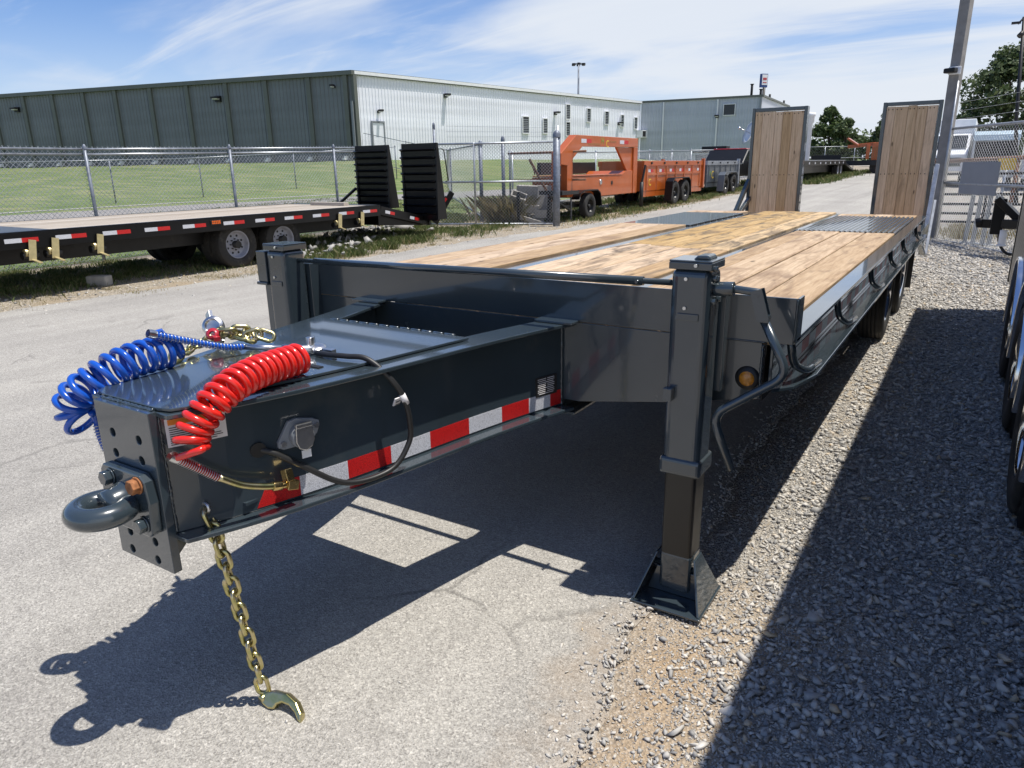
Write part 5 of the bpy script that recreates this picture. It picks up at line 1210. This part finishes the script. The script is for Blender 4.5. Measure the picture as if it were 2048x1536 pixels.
for x in (-8.1, -7.2, -4.4): mb = MB(); mb.cyl((x, 52.7, gh(-5, 53)+.42), (x, 53.1, gh(-5, 53)+.42), .42, 20); build('wheel', mb, 'tyre', OM)
mb = MB(); mb.span((-4.75, 52.5, 1.63), (-3.4, 54.2, 2.75)); mb.bar((-6.3, 52.9, 2.52), (-4.6, 52.9, 2.66), .35, .22); mb.bar((-5.0, 52.6, 1.7), (-5.0, 52.6, 2.6), .25, .2); mb.box((-3.6, 53, 3.0), (.8, 1.0, .9)); mb.bar((-6.35, 53, 3.05), (-5.6, 53, 2.55), .9, .12); build('body', mb, 'orange', OM, .02)
mb = MB()
for k in range(8): mb.span((-4.66+k*.15, 52.46, 1.75), (-4.58+k*.15, 52.50, 2.45))
build('grille', mb, 'rust', OM)
WP = thing('white_standpipe', 'tall white pipe with a flanged top beside the left upright ramp', 'pipe', (-8.7, 51.5, .7))
mb = MB(); mb.lathe([(.24, 0), (.24, 3.3), (.32, 3.4), (.32, 3.75), (.38, 3.8), (.38, 4.0), (.001, 4.05)], (-8.68, 51.5, .72), (0, 0, 1), 20); build('shaft', mb, 'white', WP)

# ---------------------------------------------------------------- signs, masts, poles
HM = thing('high_mast_light', 'very tall slim light mast rising behind the white warehouse roof', 'light mast', (-67, 130.9, 0))
mb = MB(); mb.tube([(-67, 130.9, 0), (-67, 130.9, 20.6)], [.28, .14], 10); build('mast', mb, 'galv_post', HM)
mb = MB(); mb.tube([(-67+.9*math.cos(a*.628), 130.9+.9*math.sin(a*.628), 20.3) for a in range(10)], .07, 6, True)
for k in range(6): a = k*1.047; mb.box((-67+1.1*math.cos(a), 130.9+1.1*math.sin(a), 20.2), (.5, .5, .35))
build('lamp_ring', mb, 'black_steel', HM)
PS = thing('pylon_sign', 'small blue edged sign on a pole above the blue grey building roof', 'sign', (-25.1, 104.2, 0))
mb = MB(); mb.cyl((-25.1, 104.3, 0), (-25.1, 104.3, 11.6), .18, 10); build('pole', mb, 'black_steel', PS)
mb = MB(); mb.box((-25.2, 104.2, 12.2), (1.0, .4, 1.7), Matrix.Rotation(.9, 3, 'Z')); cbn = build('cabinet', mb, 'blue_sign', PS)
mb = MB(); rz = Matrix.Rotation(.9, 3, 'Z'); mb.box(Vector((-25.2, 104.2, 12.2))+rz @ Vector((0, -.22, .1)), (.86, .02, 1.3), rz); mb.box(Vector((-25.2, 104.2, 12.2))+rz @ Vector((.51, 0, .1)), (.02, .3, 1.3), rz); build('face', mb, 'white', cbn)
mb = MB(); mb.box(Vector((-25.2, 104.2, 12.3))+rz @ Vector((0, -.235, .1)), (.6, .02, .3), rz); mb.box(Vector((-25.2, 104.2, 12.3))+rz @ Vector((0, -.235, -.35)), (.6, .02, .12), rz); build('lettering', mb, 'red', cbn)
LP = thing('light_pole', 'square weathered light pole with a small black camera, beside the right upright ramp', 'pole', (1.06, 13.6, .13))
mb = MB(); mb.prism([(-.085, -.085), (.085, -.085), (.085, .085), (-.085, .085)], 0.0, 9.0); me = build('shaft', mb, 'pole_wood', None, .008); me.parent = LP; me.location = (0, 0, -.1); me.rotation_euler = (.0, .0, -.35)
mb = MB(); mb.cyl((1.12, 13.46, .2), (1.12, 13.46, 2.9), .018, 8); build('conduit', mb, 'galv', LP)
mb = MB(); mb.box((1.04, 13.49, 3.08), (.19, .05, .13)); cm = build('camera_box', mb, 'white', LP, .006)
mb = MB(); mb.box((.98, 13.40, 3.075), (.20, .13, .085), Matrix.Rotation(-.5, 3, 'Z')); build('camera_body', mb, 'black_paint', cm, .02)
DP = thing('lamp_pole', 'tall thin black lamp pole at the right picture edge', 'lamp pole', (2.75, 23.6, .3))
mb = MB(); mb.tube([(2.66, 23.56, .2), (2.30, 23.56, 2.6), (2.06, 23.56, 5.3)], [.065, .05, .04], 10); build('shaft', mb, 'black_steel', DP)
mb = MB(); mb.cyl((2.06, 23.56, 5.28), (1.95, 23.5, 5.12), .025, 8); mb.box((1.90, 23.48, 5.15), (.22, .14, .05)); build('lamp_head', mb, 'black_steel', DP); mb = MB(); mb.cyl((2.10, 23.56, 4.9), (2.02, 23.5, 4.8), .07, 10); build('camera', mb, 'black_steel', DP)

# ---------------------------------------------------------------- right fence and what is behind it
fa_, fb_ = Vector((1.06, 13.69, 0)), Vector((3.9, 8.48, 0)); zr = .12
RF = thing('chain_link_gate', 'galvanised chain link gate carrying a blank grey board, right of the light pole', 'gate', (1.6, 12.7, .1))
for z in (zr, zr+1.03, zr+1.98): mb = MB(); mb.cyl((fa_.x, fa_.y, z), (fb_.x, fb_.y, z), .024, 10); build('rail', mb, 'galv', RF)
for tt_ in (0, .5, 1): q = fa_.lerp(fb_, tt_); mb = MB(); mb.cyl((q.x, q.y, zr-.06), (q.x, q.y, zr+2.02), .028, 10); build('upright', mb, 'galv', RF)
V, F = wires(linkmesh((fa_.x, fa_.y), (fb_.x, fb_.y), zr, zr, 1.97, .075, .0026), .0032); rawmesh('chain_mesh', V, F, 'wirem', RF, 'stuff')
dv = (fb_-fa_).normalized(); nv = Vector((dv.y, -dv.x, 0)); rzf = Matrix.Rotation(math.atan2(dv.y, dv.x), 3, 'Z')
q = fa_+dv*1.36+nv*.02; mb = MB(); mb.box((q.x-.02, q.y+.05, 1.25), (1.14, .012, .54), rzf); o = build('blank_board', mb, 'sign_grey', None, .002); tag(o, 'blank grey board fixed to the chain link gate', 'sign')
W = []
for k in range(3): W.append(((1.0, 13.8, 2.25+.14*k), (3.9, 8.48, 2.3+.14*k)))
V, F = wires(W, .003); rawmesh('barbed_wire', V, F, 'wirem', RF)
YB = thing('yellow_board', 'small yellow board seen through the gate mesh', 'sign', (2.15, 17.6, .2))
mb = MB(); mb.box((2.14, 17.56, 1.45), (.34, .02, .25)); build('panel', mb, 'yellow', YB); mb = MB(); mb.cyl((2.14, 17.6, .15), (2.14, 17.6, 1.45), .03, 8); build('stake', mb, 'galv', YB)
RP = thing('rail_pen', 'black six bar pipe panel standing on the gravel behind the chain link gate', 'pipe panel', (2.4, 16.6, .2))
for k, z in enumerate((.24, .42, .62, .83, 1.04, 1.26)):
    mb = MB(); mb.cyl((.85, 16.62, z), (4.6, 16.5, z+.02), .028, 8); build('bar', mb, 'black_paint', RP)
for x in (.85, 1.85, 3.0, 4.5): mb = MB(); mb.cyl((x, 16.60, .15), (x, 16.60, 1.35), .03, 8); build('upright', mb, 'black_steel', RP)
RR = thing('rusty_rail', 'long rusty brown pipe rail behind the chain link gate', 'rail', (2, 19.5, .2))
mb = MB(); mb.cyl((.6, 19.55, 1.52), (4.5, 19.5, 1.66), .05, 10); build('pipe', mb, 'rust_pipe', RR)
for x in (.8, 2.4, 4.2): mb = MB(); mb.cyl((x, 19.55, .2), (x, 19.55, 1.55), .045, 8); build('stake', mb, 'rust_pipe', RR)
CP = thing('trailer_coupler', 'black trailer coupler with jack, looped cable and safety chain poking out by the gate', 'trailer coupler', (2.2, 11.0, .1))
mb = MB(); mb.bar((1.78, 11.2, .60), (2.7, 10.9, .60), .11, .13); mb.bar((1.98, 11.08, .98), (2.35, 11.0, .62), .20, .10); mb.bar((2.1, 11.0, .62), (2.9, 10.3, .62), .10, .12); mb.cyl((1.74, 11.18, .60), (1.82, 11.18, .62), .075, 14); mb.bar((2.02, 11.06, .45), (2.02, 11.06, .98), .12, .16); mb.bar((2.45, 10.96, .35), (2.45, 10.96, .80), .1, .14); build('tongue', mb, 'black_paint', CP, .008)
mb = MB(); mb.cyl((2.12, 11.0, .30), (2.12, 11.0, .52), .05, 14); mb.lathe([(.02, 0), (.07, 0), (.07, .02), (.02, .02)], (2.12, 11.0, .28), (0, 0, 1), 14); build('jack_foot', mb, 'white', CP, .003)
mb = MB(); mb.tube(spline([(2.32, 10.98, .80), (2.40, 10.96, .98), (2.52, 10.95, 1.02), (2.62, 10.95, .9), (2.66, 10.95, .6), (2.5, 10.96, .28), (2.25, 10.98, .16), (2.10, 11.02, .30), (2.05, 11.05, .55)], 6), .022, 8); build('hose', mb, 'rubber', CP)
mb = MB()
for k in range(16):
    t = k/15; mb.tube([(2.22+.12*math.sin(t*3.1)+.02*math.cos(a*1.047), 10.99, .62-.42*t+.02*math.sin(a*1.047)) for a in range(6)], .006, 5, True)
build('chain', mb, 'silver', CP)
for i, (x, hh) in enumerate(((1.62, .48), (1.74, .5), (1.88, .52), (1.98, .5))):
    t = thing('trailer_jack', ('grey trailer jack standing behind the gate, first left of the black coupler', 'second grey trailer jack from the left behind the gate', 'third grey trailer jack from the left behind the gate', 'grey trailer jack closest to the black coupler')[i], 'jack', (x, 12.6, .12), 'trailer jacks behind the gate')
    mb = MB(); mb.bar((x, 12.9-.1*i, .13), (x+.02, 12.9-.1*i, .13+hh+.35), .07, .07); mb.box((x, 12.9-.1*i, .14), (.16, .16, .02)); build('tube', mb, 'galv', t, .005)
TK = thing('box_truck', 'white box truck far behind the chain link gate', 'truck', (.6, 36, gh(0, 36))); zt = gh(0, 36)
mb = MB(); mb.span((-.9, 36, zt+.9), (1.15, 41, zt+2.75)); build('box', mb, 'white', TK, .03)
mb = MB(); mb.prism([(34.0, zt+.6), (34.1, zt+1.3), (34.7, zt+1.45), (35.2, zt+2.1), (35.98, zt+2.15), (35.98, zt+.6)], -.7, 1.05, 'x'); build('cab', mb, 'white', TK, .05)
mb = MB(); mb.prism([(34.78, zt+1.5), (35.2, zt+2.02), (35.16, zt+2.06), (34.72, zt+1.52)], -.6, .95, 'x'); build('windscreen', mb, 'glass_dark', TK)
mb = MB(); mb.span((-.5, 33.98, zt+.8), (.85, 34.0, zt+1.15)); build('grille', mb, 'black_steel', TK)
for y in (34.9, 39.5):
    for x in (-.6, .95): wheel(TK, (x, y, zt+.42), .42, .25, 1, 'silver', rimr=.24)
ET = thing('enclosed_trailer', 'white enclosed trailer with a dark front and pale blue curved roof behind the gate', 'trailer', (2, 34, gh(2, 34)))
mb = MB(); mb.span((1.2, 33.7, zt+.35), (2.75, 38, zt+2.05)); build('body', mb, 'white', ET, .04)
mb = MB(); mb.prism([(33.55, zt+1.78), (33.62, zt+2.02), (33.9, zt+2.16), (38.0, zt+2.16), (38.0, zt+2.055), (33.68, zt+2.055), (33.66, zt+1.78)], 1.18, 2.77, 'x'); build('roof', mb, 'pale_blue', ET, .02)
mb = MB(); mb.span((1.28, 33.66, zt+.85), (2.67, 33.69, zt+1.76)); build('front_panel', mb, 'black_paint', ET); mb = MB(); mb.span((1.28, 33.66, zt+.40), (2.67, 33.69, zt+.84)); build('stone_guard', mb, 'silver', ET)
for x in (1.3, 2.65): wheel(ET, (x, 36, zt+.35), .35, .2, 1, 'silver', rimr=.2)
for k, (x, y, lb) in enumerate(((2.95, 31, 'white trailer end cut off at the right edge, beyond the gate'), (-1.9, 40, 'white van just visible between the ramp and the light pole'))):
    t = thing('white_trailer', lb, 'trailer' if k == 0 else 'van', (x, y, gh(x, y))); z = gh(x, y)
    mb = MB(); mb.span((x, y, z+.4), (x+1.3, y+4, z+1.9)); build('body', mb, 'white', t, .08)
    mb = MB(); mb.span((x+.15, y-.012, z+.95), (x+1.1, y-.002, z+1.6)); build('window', mb, 'glass_dark', t)
    for xx in (x+.12, x+1.18): wheel(t, (xx, y+1.2, z+.34), .34, .2, 1, 'silver', rimr=.2)

# ================================================================== TREES
rng = np.random.default_rng(5)
def leaves(centres, radii, n, size, up=.3):
    """n leaf clumps (bent quads) on and in the given clumps"""
    k = rng.integers(0, len(centres), n); C_ = np.asarray(centres)[k]; Rr = np.asarray(radii)[k]
    d = rng.normal(size=(n, 3)); d /= np.linalg.norm(d, axis=1)[:, None]
    rad = rng.uniform(.25, 1.0, n)**.5
    p = C_+d*(Rr*rad[:, None])
    nrm = d*.6+rng.normal(size=(n, 3))*.6+np.array([0, 0, up]); nrm /= np.linalg.norm(nrm, axis=1)[:, None]
    a = np.cross(nrm, rng.normal(size=(n, 3))); a /= np.linalg.norm(a, axis=1)[:, None]; b = np.cross(nrm, a)
    s = size*rng.uniform(.55, 1.35, n)[:, None]
    V = np.stack([p-a*s, p-b*s*.55+nrm*s*.12, p+a*s, p+b*s*.55-nrm*s*.1], 1).reshape(-1, 3)
    F = np.arange(n)[:, None]*4+np.arange(4)[None]
    return V, F
def tree(label, x, y, H, rx_, ry_, z0f, n, size, mt, group=None, z=None):
    z = gh(x, y) if z is None else z
    t = thing('tree', label, 'tree', (x, y, z), group)
    cen = []; rad = []
    for i in range(46):
        a = rng.uniform(0, 6.283); u = rng.uniform(-1, 1); r = math.sqrt(max(0, 1-u*u))*rng.uniform(.45, 1.0)
        cz = z+H*(z0f+(1-z0f)*(u*.5+.5)*.94); prof = math.sin(math.pi*min(.97, max(.12, (u*.5+.5)*.86+.14)))**.6
        cen.append((x+rx_*.78*r*math.cos(a)*prof, y+ry_*.78*r*math.sin(a)*prof, cz)); q = rng.uniform(.16, .34)*rx_; rad.append((q, q, q*.72))
    V, F = leaves(cen, rad, n, size); rawmesh('crown', V, F, mt, t)
    mb = MB(); mb.tube([(x, y, z-.2), (x+.03*H, y, z+H*.3), (x-.01*H, y, z+H*.7)], [H*.035, H*.024, H*.008], 8)
    for i in range(7):
        c = cen[i*5]; h0 = z+H*rng.uniform(.22, .5); mb.tube([(x+.02*H, y, h0), ((x+c[0])/2, (y+c[1])/2, (h0+c[2])/2+.1), c], [H*.013, H*.009, H*.004], 6)
    build('trunk', mb, 'bark', t); return t
tree('large broad green tree behind the white vehicles at the right edge', 2.6, 67, 8.4, 4.9, 4.2, .20, 11500, .17, 'leaf_dark')
tree('tall green tree standing close behind the left upright ramp', -13.2, 86, 6.3, 2.5, 2.5, .02, 6000, .19, 'leaf')
tree('rounded shorter green tree beside the taller one behind the white pipe', -11.2, 84.5, 4.9, 2.2, 2.2, .02, 4500, .19, 'leaf_dark')
tree('conical green tree close to the right upright ramp', -7.4, 86.5, 5.9, 2.2, 2.2, .02, 5000, .19, 'leaf_dark')
cen = []; rad = []
for i in range(70): x = -22+i*.85; cen.append((x, 126+rng.uniform(-3, 3), gh(x, 126)+rng.uniform(.8, 3.0))); q = rng.uniform(1.2, 2.1); rad.append((q, q, q*1.15))
V, F = leaves(cen, rad, 15000, .30); o = rawmesh('treeline', V, F, 'leaf', None, 'stuff'); tag(o, 'distant band of low green trees along the horizon', 'treeline')
cen = []; rad = []
for i in range(50): x = 8+i*.9; cen.append((x-2, 90+rng.uniform(-4, 4), gh(x, 90)+rng.uniform(.8, 6.0))); q = rng.uniform(1.4, 2.6); rad.append((q, q, q))
V, F = leaves(cen, rad, 9000, .3); o = rawmesh('woodland', V, F, 'leaf_dark', None, 'stuff'); tag(o, 'dark green wood behind the large tree at the right edge', 'woodland')

# ================================================================== GRAVEL, ROCKS, GRASS
ico_v = []; 
bm = bmesh.new(); bmesh.ops.create_icosphere(bm, subdivisions=1, radius=1.0); ico_v = np.array([v.co[:] for v in bm.verts]); ico_f = np.array([[v.index for v in f.verts] for f in bm.faces]); bm.free()
def stone_shapes(k, flat):
    out = []
    for i in range(k):          # broken stone: hull of a few random points
        bm = bmesh.new(); m_ = int(rng.integers(8, 12))
        d = rng.normal(size=(m_, 3)); d /= np.linalg.norm(d, axis=1)[:, None]; d *= rng.uniform(.8, 1.1, m_)[:, None]
        for q in d: bm.verts.new(q)
        r_ = bmesh.ops.convex_hull(bm, input=bm.verts); bmesh.ops.triangulate(bm, faces=bm.faces)
        bmesh.ops.delete(bm, geom=[v for v in bm.verts if not v.link_faces], context='VERTS'); bm.verts.index_update()
        v = np.array([q.co[:] for q in bm.verts])*np.array([rng.uniform(.9, 1.45), rng.uniform(.6, .95), rng.uniform(*flat)])
        out.append((v, np.array([[q.index for q in f.verts] for f in bm.faces]))); bm.free()
    return out
SH = stone_shapes(22, (.30, .62))
def stones(name, P, S, mt, kind='stuff', tilt=.4, sink=.25):
    sh = rng.integers(0, len(SH), len(P)); AV = []; AF = []; o = 0
    for q, (bv_, bf_) in enumerate(SH):
        P1 = P[sh == q]; S1 = S[sh == q]; n = len(P1)
        if n == 0: continue
        a = rng.uniform(0, 6.283, n); b = rng.normal(0, tilt, n); c = rng.normal(0, tilt, n)
        ca, sa, cb_, sb, cc, sc_ = np.cos(a), np.sin(a), np.cos(b), np.sin(b), np.cos(c), np.sin(c)
        z0 = np.zeros(n); o1 = np.ones(n)
        Rz = np.stack([np.stack([ca, -sa, z0], 1), np.stack([sa, ca, z0], 1), np.stack([z0, z0, o1], 1)], 1)
        Rx = np.stack([np.stack([o1, z0, z0], 1), np.stack([z0, cb_, -sb], 1), np.stack([z0, sb, cb_], 1)], 1)
        Ry = np.stack([np.stack([cc, z0, sc_], 1), np.stack([z0, o1, z0], 1), np.stack([-sc_, z0, cc], 1)], 1)
        V = np.einsum('nij,kj->nki', Rz @ Rx @ Ry, bv_)*S1[:, None, None]
        V += (P1+np.array([0, 0, 1])*(S1*.45*(1-sink))[:, None])[:, None, :]
        AV.append(V.reshape(-1, 3)); AF.append((bf_[None]+(np.arange(n)*len(bv_))[:, None, None]+o).reshape(-1, 3)); o += n*len(bv_)
    return rawmesh(name, np.concatenate(AV), np.concatenate(AF), mt, None, kind)
def scatter(x0, x1, y0, y1, dens, smin, smax, edge=None, power=2.2):
    n = int((x1-x0)*(y1-y0)*dens); x = rng.uniform(x0, x1, n); y = rng.uniform(y0, y1, n)
    s = smin+(smax-smin)*rng.uniform(0, 1, n)**power
    if edge is not None:
        ex = np.interp(y, [p[1] for p in AR], [p[0] for p in AR]); d = x-ex
        keep = (d > 0.0) & (rng.uniform(0, 1, n) < np.clip(.62+d*1.5, .62, 1)); s = s*np.clip(.50+d*1.25, .50, 1.0)
        x, y, s = x[keep], y[keep], s[keep]
    return np.stack([x, y, GH(x, y)], 1), s
sets = [scatter(.86, 2.3, -1.7, 2.6, 9000, .0025, .008, True, 1.3), scatter(.86, 2.9, -1.7, 1.6, 3600, .0045, .021, True, 1.9), scatter(.8, 2.7, 1.6, 5, 2100, .007, .025, True), scatter(.6, 2.9, 5, 9, 1200, .010, .028, True), scatter(.2, 4.2, 9, 15, 620, .013, .032, True),
        scatter(.9, 2.7, -1.7, 3.0, 26, .022, .036, True, 1.4)]
P = np.concatenate([s[0] for s in sets]); S = np.concatenate([s[1] for s in sets])
o = stones('gravel', P, S, 'gravel'); tag(o, 'loose crushed grey gravel along the right side of the trailer', 'gravel')
n = 5200; yy = rng.uniform(-1.8, 6, n); dd = -np.abs(rng.normal(0, .07, n)); xx = np.interp(yy, [p[1] for p in AR], [p[0] for p in AR])+dd
o = stones('edge_gravel', np.stack([xx, yy, GH(xx, yy)+.014], 1), .003+.010*rng.uniform(0, 1, n)**2.5, 'gravel'); tag(o, 'small stones strewn over the broken asphalt edge', 'gravel')
p1 = scatter(-3.5, 1.0, -2.2, 8, 3.0, .003, .008)
o = stones('grit', p1[0]+np.array([0, 0, .016]), p1[1], 'gravel'); tag(o, 'scattered grit on the asphalt lane', 'grit')
p2 = scatter(-9.2, -6.6, .0, 14, 60, .008, .03); p2b = scatter(-9, -5, 13, 34, 22, .012, .035)
o = stones('verge_gravel', np.concatenate([p2[0], p2b[0]]), np.concatenate([p2[1], p2b[1]]), 'gravel'); tag(o, 'sparse stones along the dusty verge', 'gravel')
# pale rip rap in the ditch behind the black flatbed wheels
n = 300; t = rng.uniform(0, 1, n); x = -8.3-2.4*t+rng.normal(0, .35, n); y = 7.0+4.2*t+rng.normal(0, .5, n); s = rng.uniform(.04, .11, n)
P = np.stack([x, y, GH(x, y)+rng.uniform(-.02, .12, n)], 1); o = stones('riprap', P, s, 'stone_white', 'stuff', .8); tag(o, 'heap of pale broken rocks in the ditch beside the flatbed', 'rocks')
for i, (x, y, s, lb) in enumerate(((-9.55, 10.7, .27, 'large pale boulder at the tail of the black flatbed, below its ramps'), (-8.95, 10.9, .20, 'pale boulder just right of the larger one below the folded ramps'), (-10.2, 10.9, .20, 'pale boulder half hidden under the flatbed tail'))):
    o = stones('boulder', np.array([[x, y, gh(x, y)+.04]]), np.array([s]), 'stone_white', None); o.parent = None; tag(o, lb, 'rock', 'boulders at the flatbed tail')
def blades(P, hgt, wid, lean):
    n = len(P); a = rng.uniform(0, 6.283, n); h_ = hgt*rng.uniform(.45, 1.3, n); u = np.stack([np.cos(a), np.sin(a), np.zeros(n)], 1)*(wid*rng.uniform(.6, 1.4, n))[:, None]
    b = rng.uniform(0, 6.283, n); l = np.stack([np.cos(b), np.sin(b), np.zeros(n)], 1)*(h_*lean*rng.uniform(.2, 1.4, n))[:, None]; up_ = np.stack([np.zeros(n), np.zeros(n), h_], 1)
    V = np.stack([P-u, P+u, P+l*.35+up_*.6+u*.7, P+l+up_], 1).reshape(-1, 3); F = np.arange(n)[:, None]*4+np.arange(4)[None]
    return V, F
def grassy(name, label, x0, x1, y0, y1, n, hgt, wid, mt, thr=.0, lean=.6, clump=.5, edge=None):
    m_ = max(4, int((x1-x0)*(y1-y0)*clump)); cx = rng.uniform(x0, x1, m_); cy = rng.uniform(y0, y1, m_); sg = rng.uniform(.05, .28, m_)
    k = rng.integers(0, m_, n); x = cx[k]+rng.normal(0, 1, n)*sg[k]; y = cy[k]+rng.normal(0, 1, n)*sg[k]
    V, F = blades(np.stack([x, y, GH(x, y)], 1), hgt, wid, lean); o = rawmesh(name, V, F, mt, None, 'stuff'); tag(o, label, 'grass'); return o
grassy('weedy_grass', 'green weeds and grass in the shade under the black flatbed', -11.4, -8.85, -1.5, 9.5, 42000, .07, .005, 'grass', clump=7)
grassy('verge_grass', 'tufts of yellow dry grass along the verge edge', -8.7, -7.45, -1, 13, 5200, .045, .003, 'dry_grass', clump=4)
grassy('weedy_grass', 'green and yellow weeds along the rock ditch', -10.4, -7.8, 6.4, 11.2, 17000, .14, .006, 'grass', clump=5)
grassy('verge_grass', 'rough grass under the orange and grey dump trailers', -10.5, -6.75, 14.2, 33, 26000, .10, .012, 'grass', clump=4)
grassy('verge_grass', 'straw coloured grass along the lane beside the dump trailers', -7.4, -6.45, 13.5, 60, 7000, .07, .007, 'dry_grass', clump=3)
grassy('verge_grass', 'patchy grass under the distant flatbed', -9, -4.9, 36, 56, 9000, .22, .02, 'grass', clump=3)
grassy('verge_grass', 'rough grass inside the gate around the concrete blocks', -13, -7.9, 11.6, 16, 15000, .09, .006, 'grass', clump=3)
grassy('verge_grass', 'yellow grass at the foot of the chain link gate by the light pole', .9, 3.6, 13.2, 16, 5000, .10, .007, 'dry_grass', clump=4)
V, F = blades(np.stack([-8.75+rng.normal(0, .24, 1300), 13.85+rng.normal(0, .16, 1300), np.full(1300, .14)], 1), .58, .0045, .8)
o = rawmesh('dry_weed', V, F, 'dry_weed', None, None); tag(o, 'tall brown dry weed clump behind the gate beside the concrete blocks', 'weed')
grassy('lawn_grass', 'mown grass of the lawn beyond the fence', -24, -11.9, -6, 22, 60000, .055, .008, 'grass', clump=6, lean=1.0)
